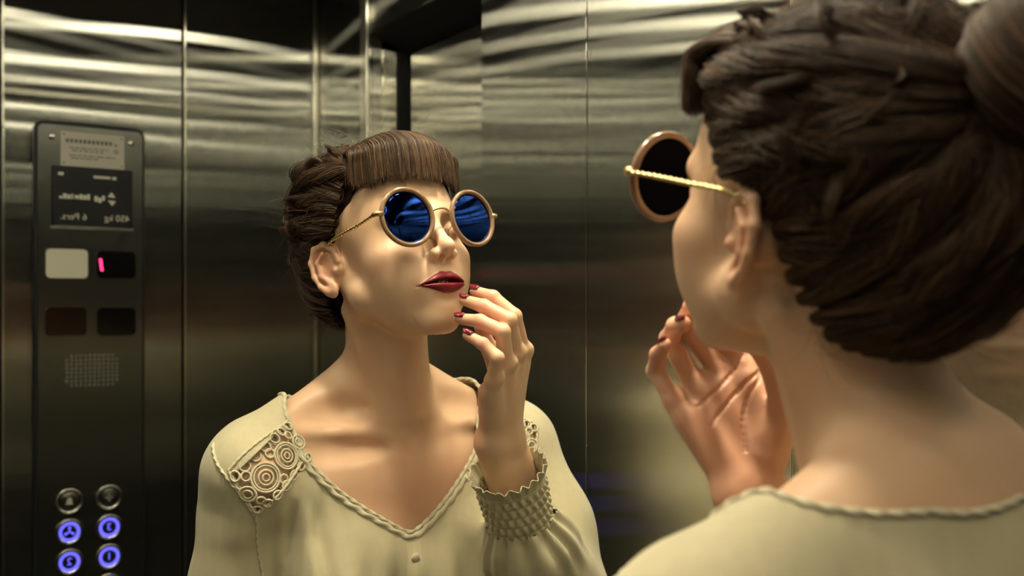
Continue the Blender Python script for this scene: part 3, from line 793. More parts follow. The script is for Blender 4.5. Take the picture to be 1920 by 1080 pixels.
# ------------------------------------------------------------------ blouse
CB, CT = A(.201, .6765, 1.1860), A(.186, .6450, 1.2600)
LS = [SHL+A(.002, .003, .0), A(.392, .397, 1.12), A(.410, .390, .98), A(.395, .390, .80)]
def sleeve_r(P):
    d = chain(P, [SHR+A(0, .002, 0), A(.316, .792, 1.15), ELR+A(.004, .002, 0)], [.0575, .061, .066], .03)
    e = chain(P, [ELR+A(.004, .002, 0), A(.230, .733, 1.105), A(.209, .692, 1.160), CB+(CT-CB)*.04], [.066, .062, .054, .037], .02)
    return smin(d, e, .03)
AXF = (CB-ELR)/np.linalg.norm(CB-ELR); _t1 = np.cross(AXF, A(0, 0, 1)); _t1 /= np.linalg.norm(_t1); _t2 = np.cross(AXF, _t1)
def blouse_sdf(P):
    d = torso_sdf(P, .0095)
    d = smin(d, ell(P, (.392, .585, .98), (.122, .168, .24)), .05)
    sl = chain(P, LS, [.0545, .0565, .060, .050], .03)
    sr = sleeve_r(P)
    x, y, z = P[:, 0], P[:, 1], P[:, 2]
    # folds of the thin cloth: gathers below the yoke and at the cuff, soft creases along the sleeves
    q = P-CB; ph = np.arctan2(q@_t2, q@_t1); dist = np.sqrt((q*q).sum(1))
    sr = sr + (.0042*np.sin(13*ph+1.2*np.sin(3*ph))*np.exp(-((dist-.03)/.045)**2) + .0030*np.sin(5*ph+22*z)*np.clip((1.25-z)/.1, 0, 1)).astype(f32)
    sl = sl + (.0052*np.sin(70*y+46*x+9*np.sin(7*z))*np.clip((1.27-z)/.09, 0, 1)).astype(f32)
    fr = np.clip((.40-x)/.05, 0, 1)
    g1 = np.clip((1.185-z)/.06, 0, 1)
    d = d + (fr*g1*(.0034*np.sin(150*(y-.56)+3*np.sin(9*z))*np.exp(-((z-1.13)/.07)**2) + .0060*np.sin(46*y+6*np.sin(5*z)))).astype(f32)
    bk = np.clip((x-.43)/.03, 0, 1)
    d = d + (bk*.0022*np.sin(75*y+14*z)*np.clip((1.36-z)/.05, 0, 1)).astype(f32)
    d = d + (fr*.0042*np.sin(230*(y-.40)+8*(1.23-z))*np.clip((1.228-z)/.02, 0, 1)*np.exp(-((y-.435)/.035)**2)*np.exp(-((z-1.17)/.08)**2)).astype(f32)
    d = smin(smin(d, sl, .011), sr, .014)
    d = smax(d, -chain(P, [A(.3125, .402, 1.195), A(.322, .412, 1.14), A(.335, .418, 1.05), A(.34, .42, .95)], [.003, .008, .010, .010], .004), .008)
    return d
GV, GQ = surface(blouse_sdf, (axis((.13, .56, .0032)), axis((.27, .91, .0032)), axis((.74, 1.41, .0032))), 1)
print('BLOUSE', len(GV), _t.time()-_T0)
# neckline: distance from the foot of the neck over the cloth, as a function of direction
NAX = A(.388, .580)
NECK = [A(.376, .448, 1.345), A(.340, .4408, 1.3002), A(.320, .4526, 1.2672), A(.305, .4761, 1.2402), A(.288, .516, 1.2073), A(.2755, .5666, 1.177), A(.279, .601, 1.1964), A(.292, .6389, 1.2278), A(.312, .6788, 1.2669), A(.340, .704, 1.318), A(.367, .716, 1.349), A(.42, .712, 1.355), A(.462, .660, 1.349), A(.478, .580, 1.346), A(.474, .500, 1.346), A(.440, .455, 1.350), A(.412, .444, 1.349)]
def nq(P):
    r_ = np.hypot(P[:, 0]-NAX[0], P[:, 1]-NAX[1]); th = np.arctan2(P[:, 1]-NAX[1], -(P[:, 0]-NAX[0]))
    return th, r_+np.clip(1.352-P[:, 2], 0, 1)
_np = np.array(NECK, f32)
for _ in range(12): _np = project(blouse_sdf, _np)
_th, _q = nq(_np); _o = np.argsort(_th); _th, _q = _th[_o], _q[_o]
_thx = np.concatenate([_th-2*np.pi, _th, _th+2*np.pi]); _qx = np.concatenate([_q]*3)
_tt = np.linspace(-np.pi, np.pi, 721)
_qq = np.interp(_tt, _thx, _qx); _ker = np.hanning(25); _ker /= _ker.sum()
_qq = np.convolve(np.concatenate([_qq[-41:-1], _qq, _qq[1:41]]), _ker, 'same')[40:-40]
def neck_s(P):
    th, q = nq(P); return (q-np.interp(th, _tt, _qq)).astype(f32)
s = np.where(GV[:, 2] > 1.10, neck_s(GV), 1.).astype(f32)
BVv, BF, cutv = clip_mesh(GV, GQ, s)
loop = BVv[cutv]; th, _ = nq(loop); loop = loop[np.argsort(th)]; th = np.sort(th)
_ts = np.linspace(-np.pi, np.pi, 420, endpoint=False)
NL = np.stack([np.interp(_ts, np.concatenate([th-2*np.pi, th, th+2*np.pi]), np.concatenate([loop[:, k]]*3)) for k in range(3)], 1)
for _ in range(2): NL = (np.roll(NL, 1, 0)+NL+np.roll(NL, -1, 0))/3
# cut away above the cuff, and the hem
s2 = ((BVv-(CB+(CT-CB)*.10))@((CT-CB)/np.linalg.norm(CT-CB)))
nearc = np.sqrt(((BVv-CT)**2).sum(1)) < .085
BVv, BF, _ = clip_mesh(BVv, BF, np.where(nearc, -s2, 1).astype(f32))
BVv, BF, _ = clip_mesh(BVv, BF, (BVv[:, 2]-np.where(BVv[:, 1] < .41, .775, .86)).astype(f32))
LACE = [np.array([(.3414, .438, 1.3128), (.324, .3611, 1.2645), (.315, .3886, 1.2114), (.3207, .4542, 1.2751)], f32),
        np.array([(.328, .716, 1.322), (.308, .7757, 1.2890), (.297, .757, 1.2330), (.308, .700, 1.272)], f32)]
def lace_st(P, C):
    o = C[0]; es = ((C[1]-C[0])+(C[2]-C[3]))/2; et = ((C[3]-C[0])+(C[2]-C[1]))/2
    Mx = np.stack([es, et], 1); q = (P-o)@np.linalg.pinv(Mx).T
    nn = np.cross(es, et); nn /= np.linalg.norm(nn)
    return q[:, 0], q[:, 1], np.abs((P-o)@nn)
for C in LACE:
    a, b, h = lace_st(BVv, C)
    s = np.maximum((np.abs(a-.5)-.5)*.09, (np.abs(b-.5)-.5)*.055)
    BVv, BF, _ = clip_mesh(BVv, BF, np.where(h < .03, s, 1).astype(f32))
me = npmesh('blouse', BVv, BF)
blouse = link('blouse', me, M['blouse'], person, True)
blouse['label'] = 'thin cream cotton blouse'
md = blouse.modifiers.new('thickness', 'SOLIDIFY'); md.thickness = .0009; md.offset = -1
def rope(path, r, pitch, n=12, closed=True, amp=.30, strands=3, flat=1.):
    """twisted cord along a path"""
    P = np.asarray(path, float)
    seg = np.linalg.norm(np.diff(P, axis=0), axis=1); L_ = np.concatenate([[0], np.cumsum(seg)])
    m = max(8, int(L_[-1]/(pitch/7))); sN = np.linspace(0, L_[-1], m)
    Q_ = np.stack([np.interp(sN, L_, P[:, k]) for k in range(3)], 1)
    V, F = tube(Q_, 1., n, False, False); V = np.array(V).reshape(m, n, 3)
    V = Q_[:, None]+(V-Q_[:, None])*(r*(1+amp*np.cos(strands*(np.arange(n)*2*np.pi/n)[None]-(2*np.pi*sN/pitch)[:, None])))[..., None]
    return V.reshape(-1, 3), F
V, F = rope(np.vstack([NL, NL[:1]]), .0023, .013)
link('neckline_cord', vf_mesh('neckline_cord', V, F), M['lace'], person, True)
_, G_ = grad(blouse_sdf, NL.astype(f32)); 
out_ = NL-np.array([NAX[0], NAX[1], 0]); out_[:, 2] = np.where(NL[:, 2] < 1.33, -(1.36-NL[:, 2])*1.2, 0)*1.0; out_ /= np.linalg.norm(out_, axis=1)[:, None]
NL2 = NL+out_*.0062
NL2 = project(blouse_sdf, NL2.astype(f32))
_fr = NL2[NL2[:, 2] < 1.285]; _fr = _fr[np.argsort(np.arctan2(_fr[:, 1]-NAX[1], -(_fr[:, 0]-NAX[0])))]
V, F = rope(_fr, .0034, .020, strands=2, amp=.28, closed=False)
link('neckline_cord', vf_mesh('neckline_cord', V, F), M['lace'], person, True)
# smocked cuff with a frilled edge
axc = (CT-CB)/np.linalg.norm(CT-CB); e1 = np.cross(axc, np.array([1., 0, 0])); e1 /= np.linalg.norm(e1); e2 = np.cross(axc, e1)
nu, nv = 60, 176; V = np.zeros((nu, nv, 3))
Lc = np.linalg.norm(CT-CB)
for i in range(nu):
    t = i/(nu-1)
    for j in range(nv):
        ph = 2*np.pi*j/nv
        r_ = np.interp(t, [0, .06, .5, .72, .80, 1.], [.039, .0385, .0405, .0415, .0410, .0470])
        if t < .76:
            row = t/.76*5.0; k = math.floor(row)
            r_ += .0030*(.5-abs(row-k-.5))*2*math.cos(26*ph+(math.pi if k % 2 else 0)) - .0016*math.exp(-((row-round(row))/.10)**2)
        else:
            r_ += .0020*(t-.76)/.24*math.sin(19*ph+2*math.sin(4*ph)) + .0012*math.sin(33*ph)*(t-.76)/.24
        hz = (t*1.0-.02)*Lc + (.0022*math.sin(21*ph)+.0035*math.sin(2*ph+.5))*max(0, t-.78)/.22
        V[i, j] = CB+axc*hz+(e1*math.cos(ph)+e2*math.sin(ph))*r_
F = [(i*nv+j, i*nv+(j+1) % nv, (i+1)*nv+(j+1) % nv, (i+1)*nv+j) for i in range(nu-1) for j in range(nv)]
cuff = link('cuff', vf_mesh('cuff', V.reshape(-1, 3), F), M['blouse_solid'], person, True)
md = cuff.modifiers.new('thickness', 'SOLIDIFY'); md.thickness = .001; md.offset = -1
# crochet insets below the shoulders, seams and placket
def on_cloth(P, n=8, off=.0):
    P = np.asarray(P, f32)
    for _ in range(n): P = project(blouse_sdf, P)
    if off:
        _, G = grad(blouse_sdf, P); P = P+G/np.linalg.norm(G, axis=1)[:, None]*off
    return P
for ci, C in enumerate(LACE):
    es = ((C[1]-C[0])+(C[2]-C[3]))/2; et = ((C[3]-C[0])+(C[2]-C[1]))/2; Ls, Lt = np.linalg.norm(es), np.linalg.norm(et)
    es_, et_ = es/Ls, et/Lt; ep = et_-es_*(et_@es_); ep /= np.linalg.norm(ep)
    def P2(a, b): return C[0]+es*a+et*b
    hub = empty('lace_panel', C.mean(0).tolist()); hub.parent = person
    hub['label'] = 'cream crochet inset of ring motifs'
    c0 = C.mean(0)
    def lring(a, b, r, tr, n=26):
        th = np.arange(n)*2*np.pi/n; p = P2(a, b)+r*(np.cos(th)[:, None]*es_+np.sin(th)[:, None]*ep)
        p = on_cloth(p, 4, .0016)
        V, F = tube(p, tr, 6, True)
        link('lace_ring', vf_mesh('lace_ring', np.array(V)-c0, F), M['lace'], hub, True)
    big = [(.335, .50), (.665, .50)]
    for a, b in big:
        lring(a, b, .0132, .0015); lring(a, b, .0108, .0011); lring(a, b, .0066, .0012, 18); lring(a, b, .0032, .0012, 12)
    for a, b in ((.085, .50), (.915, .50)): lring(a, b, .0080, .0014); lring(a, b, .0045, .0013, 18)
    for k in range(7):
        lring((k+.5)/7, .10, .0048, .0013, 16); lring((k+.5)/7, .90, .0048, .0013, 16)
    for a in (.17, .5, .83):
        for b in (.24, .76): lring(a, b, .0042, .0013, 14)
    parts = []
    for k in range(15):
        for (x0, y0, x1, y1) in (((k+.0)/15, .0, (k+.6)/15, .16), ((k+.6)/15, .0, k/15, .16), (k/15, .84, (k+.6)/15, 1.), ((k+.6)/15, .84, k/15, 1.)):
            q = on_cloth(np.array([P2(x0, y0), P2((x0+x1)/2, (y0+y1)/2), P2(x1, y1)]), 3, .0003); parts.append(tube(q, .0007, 5))
    for a, b in big:
        for k in range(12):
            t_ = 2*math.pi*k/12; u_ = es_*math.cos(t_)+ep*math.sin(t_)
            parts.append(tube(on_cloth(np.array([P2(a, b)+u_*.0068, P2(a, b)+u_*.0112]), 3, .0004), .0009, 5))
            parts.append(tube(on_cloth(np.array([P2(a, b)+u_*.0138, P2(a, b)+u_*.0185]), 3, .0003), .0007, 5))
    V, F = merge(parts); o = link('lace_threads', vf_mesh('lace_threads', np.array(V)-c0, F), M['lace'], hub, True); o['kind'] = 'stuff'
    for e in ((0, 1), (3, 2), (1, 2)):
        q = on_cloth(np.linspace(C[e[0]], C[e[1]], 24), 5, .0005); V, F = rope(q, .0016, .008, closed=False, strands=2)
        link('seam_cord', vf_mesh('seam_cord', V, F), M['lace'], person, True)
q = on_cloth(catmull([(.366, .3515, 1.2945), (.3400, .3520, 1.2720), (.3216, .3615, 1.2511), (.3145, .3884, 1.2133), (.3312, .4032, 1.1411), (.345, .415, 1.06)], 14), 5, .0004)
V, F = rope(q, .0016, .010, closed=False, strands=2); link('seam_cord', vf_mesh('seam_cord', V, F), M['lace'], person, True)
# placket with small covered buttons
zz = np.linspace(1.172, .90, 60); rows = []
for k, off in enumerate((-.0095, -.0075, -.0015, .0015, .0075, .0095)):
    p = np.stack([np.full(60, .262), .566-.02*(1.172-zz)/.27+off, zz], 1)
    rows.append(on_cloth(p, 8, .0009+(.0010 if k in (0, 5) else (.0006 if k in (1, 4) else .0018))))
V = np.concatenate(rows); F = [(k*60+i, k*60+i+1, (k+1)*60+i+1, (k+1)*60+i) for k in range(5) for i in range(59)]
link('placket', vf_mesh('placket', V, F), M['blouse_solid'], person, True)
for z in (1.150, 1.105, 1.06, 1.015):
    p = on_cloth(np.array([[.262, .566-.02*(1.172-z)/.27, z]]), 8, .003)[0]
    bm = bmesh.new(); bmesh.ops.create_uvsphere(bm, u_segments=14, v_segments=8, radius=.0058)
    for v in bm.verts: v.co = Vector((v.co.x*.45, v.co.y, v.co.z))+Vector(p.tolist())
    bm_obj('blouse_button', bm, M['lace'], person, True)
# ------------------------------------------------------------------ sunglasses
M['rim'] = mat('caramel_acetate', (.27, .155, .085), .25, Coat_Weight=.6, Transmission_Weight=.25)
M['gold'] = mat('gold_metal', (.80, .62, .30), .28, 1)
def lens_mat():
    m = mat('blue_mirror_lens', (.006, .035, .20), .06, 0, Coat_Weight=.0, Coat_Roughness=.02); N, L, b = nodes(m)
    b.inputs['Specular IOR Level'].default_value = .25
    g = N.new('ShaderNodeNewGeometry'); mx = N.new('ShaderNodeMix'); mx.data_type = 'RGBA'
    at = N.new('ShaderNodeAttribute'); at.attribute_name = 'back'
    L.new(at.outputs['Fac'], mx.inputs['Factor']); mx.inputs[6].default_value = (.017, .066, .38, 1); mx.inputs[7].default_value = (.004, .004, .006, 1)
    L.new(mx.outputs[2], b.inputs['Base Color'])
    iv = N.new('ShaderNodeMath'); iv.operation = 'SUBTRACT'; iv.inputs[0].default_value = 1.; L.new(at.outputs['Fac'], iv.inputs[1]); L.new(iv.outputs[0], b.inputs['Metallic'])
    sp = N.new('ShaderNodeMath'); sp.operation = 'MULTIPLY'; sp.inputs[1].default_value = .3; L.new(iv.outputs[0], sp.inputs[0]); L.new(sp.outputs[0], b.inputs['Specular IOR Level'])
    return m
M['lens'] = lens_mat()
GC = A(0, .126, .0250)
gl = empty('sunglasses', HW(GC).tolist())
tag(gl, 'round sunglasses with dark blue lenses, caramel rims and gold arms, worn on the face', 'sunglasses')
GI = Matrix.Translation(-Vector(HW(GC).tolist()))
def gmesh(name, V, F, m, parent=gl, smooth=True):
    Wv = HW(np.asarray(V, f32))-HW(GC)
    me = vf_mesh(name, Wv, F); bm = bmesh.new(); bm.from_mesh(me); bmesh.ops.recalc_face_normals(bm, faces=bm.faces); bm.to_mesh(me); bm.free()
    return link(name, me, m, parent, smooth)
LR = .0320
for sx in (-1, 1):
    c0 = np.array([sx*.0462, .1255, .0245]); wrap = sx*-.10; tilt = .06
    ux = np.array([math.cos(wrap), math.sin(wrap), 0]); nz = np.array([0, math.sin(tilt)*1.0, math.cos(tilt)]); nz -= ux*(nz@ux); nz /= np.linalg.norm(nz); ny = np.cross(nz, ux)
    if ny[1] < 0: ny = -ny
    # rim: a rounded band, thicker in front
    prof = [(-.0022, -.0028), (-.0027, .0004), (-.0018, .0024), (.0005, .0029), (.0024, .0020), (.0029, 0), (.0021, -.0028)]
    n = 56; k = len(prof); V = []; F = []
    for i in range(n):
        a = 2*math.pi*i/n; e = ux*math.cos(a)+nz*math.sin(a)
        for q in prof: V.append(c0+e*(LR+q[0])+ny*q[1])
    for i in range(n):
        for j in range(k): F.append((i*k+j, ((i+1) % n)*k+j, ((i+1) % n)*k+(j+1) % k, i*k+(j+1) % k))
    gmesh('rim', V, F, M['rim'])
    # lens: shallow dome front and back
    V = []; F = []; bk = []; rings = 10; n = 48
    for side in (0, 1):
        for r_ in range(rings+1):
            rr = (LR-.0022)*r_/rings
            for i in range(n):
                a = 2*math.pi*i/n
                V.append(c0+(ux*math.cos(a)+nz*math.sin(a))*rr+ny*(.0030*(1-(rr/LR)**2)-(.0008 if side == 0 else .0024))); bk.append(float(side))
        o_ = side*(rings+1)*n
        for r_ in range(rings):
            for i in range(n):
                F.append((o_+r_*n+i, o_+r_*n+(i+1) % n, o_+(r_+1)*n+(i+1) % n, o_+(r_+1)*n+i))
    for i in range(n): F.append((rings*n+i, rings*n+(i+1) % n, (rings+1)*n+rings*n+(i+1) % n, (rings+1)*n+rings*n+i))
    o = gmesh('lens', V, F, M['lens'])
    at = o.data.attributes.new('back', 'FLOAT', 'POINT'); at.data.foreach_set('value', bk)
    # hinge block and twisted arm
    hp = c0+ux*sx*(LR+.0025)+nz*.004+ny*(-.001)
    V, F = tube([hp+np.array([-sx*.003, .002, 0]), hp+np.array([sx*.0035, .001, .0002]), hp+np.array([sx*.0045, -.005, 0])], [.0034, .0034, .0028], 10)
    gmesh('hinge', V, F, M['gold'])
    pe = np.array([sx*.0815, .016, .0300]); pend = np.array([sx*.079, -.022, .012])
    path = catmull([hp+np.array([sx*.0042, -.004, 0]), hp*.66+pe*.34+np.array([sx*.001, 0, 0]), hp*.33+pe*.67+np.array([sx*.001, 0, 0]), pe, np.array([sx*.0805, -.004, .0265]), pend], 10)
    arm = gmesh('temple_arm', *rope(path, .0017, .0065, closed=False, strands=2, amp=.28), M['gold'])
    # nose pads
    V, F = tube([c0+ux*-sx*(LR-.002)+nz*-.006, np.array([sx*.0125, .1165, .010])], [.0008, .0008], 6)
    gmesh('nose_pad_wire', V, F, M['gold'])
    bm = bmesh.new(); bmesh.ops.create_uvsphere(bm, u_segments=14, v_segments=8, radius=1)
    for v in bm.verts: v.co = Vector((v.co.x*.0022, v.co.y*.0045, v.co.z*.0068))+Vector((sx*.0120, .1150, .0085))
    V = [tuple(v.co) for v in bm.verts]; F = [tuple(v.index for v in f.verts) for f in bm.faces]; bm.free()
    gmesh('nose_pad', V, F, M['rim'])
V, F = tube(catmull([(-.0145, .1262, .0300), (-.008, .1290, .0335), (0, .1305, .0345), (.008, .1290, .0335), (.0145, .1262, .0300)], 8), .0013, 8)
gmesh('bridge', V, F, M['gold'])
# ------------------------------------------------------------------ hair, pinned up into a bun, with a short straight fringe
HC, HRAD = A(0, -.010, .060), A(.0805, .107, .086)
BUN = A(.002, -.140, .118)
def yline(z): return np.interp(z, [-.08, -.062, -.05, -.02, 0, .02, .032, .05, .08, .086, .2], [-.30, -.085, -.056, -.034, -.026, .004, .022, .034, .062, .10, .12])
def cap_sdf(q):
    p = np.stack([np.abs(q[:, 0]), q[:, 1], q[:, 2]], 1)
    d = ell(p, HC, HRAD-A(.003, .003, .003))
    d = smin(d, ell(p, (0, .030, .092), (.068, .066, .052)), .03)
    d = smin(d, ell(p, (0, -.056, -.010), (.054, .038, .048)), .03)
    return d
CV, CQ = surface(cap_sdf, (axis((-.10, .10, .004)), axis((-.14, .12, .004)), axis((-.08, .19, .004))), 1)
CV, CF, _ = clip_mesh(CV, CQ, (yline(CV[:, 2])-CV[:, 1]).astype(f32))
hair = link('hair', npmesh('hair', HW(CV), CF), M['hair_base'], person, True)
hair['label'] = 'brown hair swept back in twisted rolls and pinned up'
bm = bmesh.new(); bmesh.ops.create_uvsphere(bm, u_segments=28, v_segments=18, radius=1)
for v in bm.verts: v.co = Vector((v.co.x*.040, v.co.y*.036, v.co.z*.042))+Vector(BUN.tolist())
bm.transform(HM); bun = bm_obj('hair_bun', bm, M['hair_base'], person, True)
def strands(name, S, r0, r1, parent):
    """S: (n, m, 3) points in head space"""
    n, m = S.shape[:2]
    hc = bpy.data.hair_curves.new(name); hc.add_curves([m]*n)
    hc.attributes['position'].data.foreach_set('vector', HW(S.reshape(-1, 3)).astype(f32).ravel())
    ra = hc.attributes.get('radius') or hc.attributes.new('radius', 'FLOAT', 'POINT')
    ra.data.foreach_set('value', np.tile(np.linspace(r0, r1, m), n).astype(f32))
    hc.materials.append(M['hair'])
    o = bpy.data.objects.new(name, hc); COL.objects.link(o); o.parent = parent; o['kind'] = 'stuff'
    return o
def frames(P):
    T = np.gradient(P, axis=0); T /= np.linalg.norm(T, axis=1)[:, None]+1e-9
    o = (P-HC)/HRAD**2; o /= np.linalg.norm(o, axis=1)[:, None]
    o = o-T*(o*T).sum(1)[:, None]; o /= np.linalg.norm(o, axis=1)[:, None]+1e-9
    return T, o, np.cross(T, o)
half = catmull([(0, .030, .144), (.030, .032, .140), (.054, .040, .125), (.068, .054, .106), (.074, .050, .085), (.078, .034, .060), (.080, .020, .040), (.078, -.006, .040), (.074, -.026, .022), (.069, -.036, -.004), (.061, -.048, -.030), (.046, -.062, -.050), (.026, -.074, -.058), (0, -.080, -.062)], 2)
roots = np.concatenate([half, half[1:-1]*np.array([-1, 1, 1])])
def sweep(root, lift, sway, m=26, end=None):
    """centre line of a lock: from its root over the head to the foot of the bun"""
    e = BUN+A(0, .028, -.012) if end is None else end
    a = (np.asarray(root)-HC)/HRAD; b = (e-HC)/HRAD
    la, lb = np.linalg.norm(a), np.linalg.norm(b); a = a/la; b = b/lb
    w_ = math.acos(max(-1, min(1, float(a@b)))); t = np.linspace(0, 1, m)
    n = (np.sin((1-t)*w_)[:, None]*a+np.sin(t*w_)[:, None]*b)/math.sin(w_)
    s = np.cross(a, b); s /= np.linalg.norm(s)+1e-9
    n = n+s*(sway*np.sin(np.pi*t)*np.sin(2.2*np.pi*t+sway*40))[:, None]; n /= np.linalg.norm(n, axis=1)[:, None]
    rad = (la*(1-t)+lb*t)*(1-np.sin(np.pi*t)**.5)+np.maximum(1.0, la*(1-t)+lb*t)*np.sin(np.pi*t)**.5
    return HC+HRAD*n*(rad+lift*np.sin(np.pi*t)**.8)[:, None]
def lock(C, k, rho, turns, fuzz=.0017, tail=.45):
    m = len(C); T, o, b = frames(C); t = np.linspace(0, 1, m)
    th = RNG.uniform(0, 2*np.pi, k); rr = rho*np.sqrt(RNG.uniform(.25, 1, k))
    env = (.55+.45*np.sin(np.pi*t)**.6)*(1-(1-tail)*t)
    a = th[:, None]+2*np.pi*turns*t[None]
    S = C[None]+rr[:, None, None]*env[None, :, None]*(np.cos(a)[..., None]*o[None]*.72+np.sin(a)[..., None]*b[None])
    j = RNG.normal(0, fuzz, (k, 3, 3)); f = np.stack([np.sin(np.pi*t*q) for q in (1, 2.3, 3.7)], 0)
    return S+np.einsum('kqc,qm->kmc', j, f)
S = []
for i, r_ in enumerate(roots):
    S.append(lock(sweep(r_, RNG.uniform(.010, .060), RNG.uniform(-.07, .07)), 300, RNG.uniform(.0085, .0125), RNG.uniform(.5, 1.5)*random.choice((-1, 1))))
for i in range(34):                                   # upper layer: shorter waves that start behind the hairline
    r_ = roots[i*len(roots)//34]; c = sweep(r_, .05, RNG.uniform(-.1, .1)); c0 = c[RNG.integers(3, 9)]
    S.append(lock(sweep(c0, RNG.uniform(.05, .11), RNG.uniform(-.12, .12)), 220, RNG.uniform(.006, .0095), RNG.uniform(.8, 2.0)*random.choice((-1, 1))))
strands('hair_locks', np.concatenate(S).astype(f32), .00024, .00014, hair)
# twisted side rolls above the ears
S = []
for sx in (-1, 1):
    for z0, y0, lift in ((.100, .060, .010), (.076, .044, .016), (.052, .026, .014)):
        g = catmull([(sx*.070, y0, z0), (sx*(.079+lift*.2), y0-.034, z0+.008), (sx*(.084+lift*.2), y0-.072, z0+.014), (sx*.075, y0-.108, z0+.018), (sx*.046, -.118, z0*.6+.055), (sx*.012, -.124, .108)], 6)
        S.append(lock(g, 520, .0118, RNG.uniform(1.2, 1.9)*-sx, .0017, .55))
S = [np.stack([np.stack([np.interp(np.linspace(0, 1, 30), np.linspace(0, 1, s.shape[1]), s[i, :, k]) for k in range(3)], 1) for i in range(len(s))]) for s in S]
strands('hair_rolls', np.concatenate(S).astype(f32), .00024, .00015, hair)
# bun: locks wound round
S = []; ax_ = np.array([0, -.80, .60]); ax_ /= np.linalg.norm(ax_); b1 = np.array([1., 0, 0]); b2 = np.cross(ax_, b1)
for l_ in range(44):
    p0 = RNG.uniform(0, 2*np.pi); psi0 = l_*2*np.pi/22+RNG.normal(0, .1); tw = RNG.uniform(.30, .55); hl = RNG.uniform(-.006, .006)
    for k in range(90):
        t = np.linspace(0, 1, 26); ph = p0+t*2*np.pi*.95+RNG.normal(0, .05)
        psi = psi0+tw*2*np.pi*t+RNG.normal(0, .16); R_ = .0265+RNG.normal(0, .0012); tr_ = .0205+RNG.normal(0, .0012)+.0012*math.sin(l_*2.3)
        rad = R_+tr_*np.cos(psi); h = tr_*1.05*np.sin(psi)+hl*.4
        S.append(BUN+(np.cos(ph)*rad)[:, None]*b1+(np.sin(ph)*rad)[:, None]*b2+h[:, None]*ax_)
strands('bun_strands', np.array(S, f32), .00024, .00016, bun)
# fringe
nF = 7000; u = RNG.uniform(-.99, 1.06, nF); ly = RNG.uniform(0, 1, nF)**.7; t = np.linspace(0, 1, 16)
K = np.stack([np.stack([u*.052, .020+0*u, .146-.026*u*u], 1), np.stack([u*.064, .070-.022*u*u, .1455-.024*u*u], 1), np.stack([u*.071, .104-.036*u*u, .126-.013*u*u], 1), np.stack([u*.0745, .1145-.048*u*u, .104-.004*u*u], 1), np.stack([u*.0750, .1165-.052*u*u, .0785+.002*u*u+.10*np.clip(np.abs(u)-1, 0, 1)], 1)], 1)
nrm = np.stack([u*.55, 1-.45*u*u, .35+0*u], 1); nrm /= np.linalg.norm(nrm, axis=1)[:, None]
K = K+nrm[:, None]*(ly*.0085)[:, None, None]*np.array([.7, 1.1, 1., .7, .30])[None, :, None]
K[:, 4, 2] += RNG.normal(0, .0026, nF)-.004*(RNG.uniform(0, 1, nF) > .93); K[:, 1:, 0] += (RNG.normal(0, .0024, nF)[:, None]+.0014*np.sin(u*23)[:, None])*np.array([.4, .8, 1, 1.2])
uc = np.sort(RNG.uniform(-1.05, 1.08, 64)); _n = uc[np.abs(u[:, None]-uc[None]).argmin(1)]; K[:, 3, 0] += (_n-u)*.0745*.25; K[:, 4, 0] += (_n-u)*.0750*.5; K[:, 4, 2] += .0025*np.sin(_n*57)
kk = np.linspace(0, 1, 5)
def interp_k(K):
    out = np.zeros((len(K), 16, 3))
    for i, tt in enumerate(t):
        x = min(tt*4, 3.9999); j = int(x); f = x-j
        p0, p1, p2, p3 = K[:, max(j-1, 0)], K[:, j], K[:, j+1], K[:, min(j+2, 4)]
        out[:, i] = .5*((2*p1)+(-p0+p2)*f+(2*p0-5*p1+4*p2-p3)*f*f+(-p0+3*p1-3*p2+p3)*f**3)
    return out
strands('hair_fringe', interp_k(K).astype(f32), .00021, .00013, hair)
# pinned curls along the sides and the crown
S = []
for sx in (-1, 1):
    for n0, r0 in (((.80, .10, .60), .015), ((.88, -.22, .42), .017), ((.66, -.30, .70), .016), ((.92, -.40, .12), .016), ((.70, -.62, .36), .017), ((.62, .30, .72), .013), ((.40, -.45, .80), .016), ((.84, -.48, -.22), .014)):
        n0 = np.array(n0)*np.array([sx, 1, 1]); n0 = n0/np.linalg.norm(n0); c = HC+HRAD*n0*RNG.uniform(1.13, 1.20)
        t1 = np.cross(n0, RNG.normal(0, 1, 3)); t1 /= np.linalg.norm(t1); t2 = np.cross(n0, t1)*.55+n0*.62
        ph0 = RNG.uniform(0, 6.28); k = 130
        tt = np.linspace(0, 1, 30); ph = ph0+tt[None]*(5.2+RNG.normal(0, .35, k)[:, None]); rr = r0*(1-.35*tt)[None]+RNG.normal(0, .0022, k)[:, None]
        hgt = RNG.normal(0, .0032, k)[:, None]+.004*np.sin(ph)
        S.append(c+(rr*np.cos(ph))[..., None]*t1+(rr*np.sin(ph))[..., None]*t2+hgt[..., None]*n0)
strands('hair_curls', np.concatenate(S).astype(f32), .00022, .00012, hair)
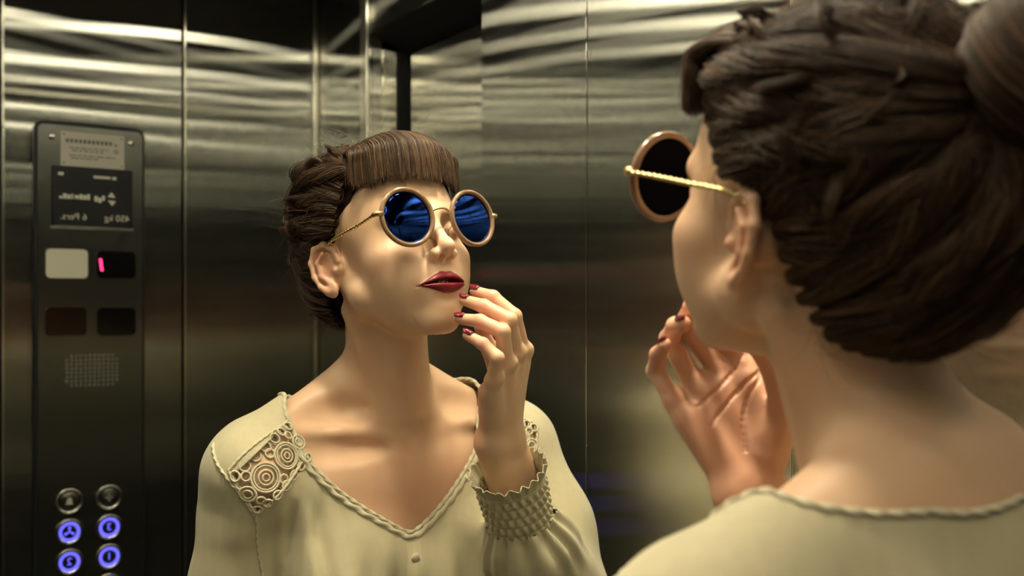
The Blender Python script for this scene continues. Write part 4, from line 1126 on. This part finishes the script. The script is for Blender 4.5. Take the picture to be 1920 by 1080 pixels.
# loose wisps at the temples, nape and over the rolls
S = []
for k in range(330):
    side = random.choice((-1, 1)); c = random.random()
    if c < .07: p = np.array([side*.077, RNG.uniform(.014, .034), RNG.uniform(.030, .06)]); d_ = np.array([side*.15, -.25, -1])*RNG.uniform(.012, .04)
    elif c < .20: p = np.array([side*RNG.uniform(.02, .066), -.050-RNG.uniform(0, .03), RNG.uniform(-.055, -.03)]); d_ = np.array([side*.3, -.5, -.8])*RNG.uniform(.008, .026)
    else:
        n = RNG.normal(0, 1, 3); n[2] = abs(n[2])*.7; n[1] = -abs(n[1])*.6+.2; n /= np.linalg.norm(n); p = HC+HRAD*n*1.08; d_ = (n*RNG.uniform(.1, .8)+RNG.normal(0, .7, 3))*RNG.uniform(.012, .03)
    tt = np.linspace(0, 1, 16)[:, None]; cv = RNG.normal(0, .016, 3)
    S.append(p+d_*tt+cv*tt*tt+RNG.normal(0, .002, 3)*np.sin(tt*5))
strands('hair_wisps', np.array(S, f32), .00014, .00007, hair)
# ------------------------------------------------------------------ trousers and shoes (below the picture)
def trouser_sdf(P):
    d = ell(P, (.40, .585, .90), (.112, .168, .13))
    for y in (.50, .665):
        d = smin(d, chain(P, [A(.40, y, .84), A(.388, y, .48), A(.405, y, .07)], [.088, .062, .060], .03), .04)
    return smax(smax(d, P[:, 2]-.93, .004), .055-P[:, 2], .004)
TV, TQ = surface(trouser_sdf, (axis((.26, .54, .008)), axis((.38, .79, .008)), axis((.03, .96, .010))), 1)
link('trousers', npmesh('trousers', TV, TQ), M['trouser'], person, True)
for y in (.50, .665):
    def shoe_sdf(P):
        d = smin(chain(P, [A(.43, y, .040), A(.36, y, .036), A(.285, y+(.004 if y > .58 else -.004), .026)], [.038, .038, .026], .02), rc(P, (.425, y, .05), (.415, y, .10), .040, .036), .02)
        return smax(d, .001-P[:, 2], .002)
    SV, SQ = surface(shoe_sdf, (axis((.22, .50, .005)), axis((y-.06, y+.06, .005)), axis((-.01, .15, .005))), 1)
    link('shoe', npmesh('shoe', SV, SQ), M['shoe'], person, True)
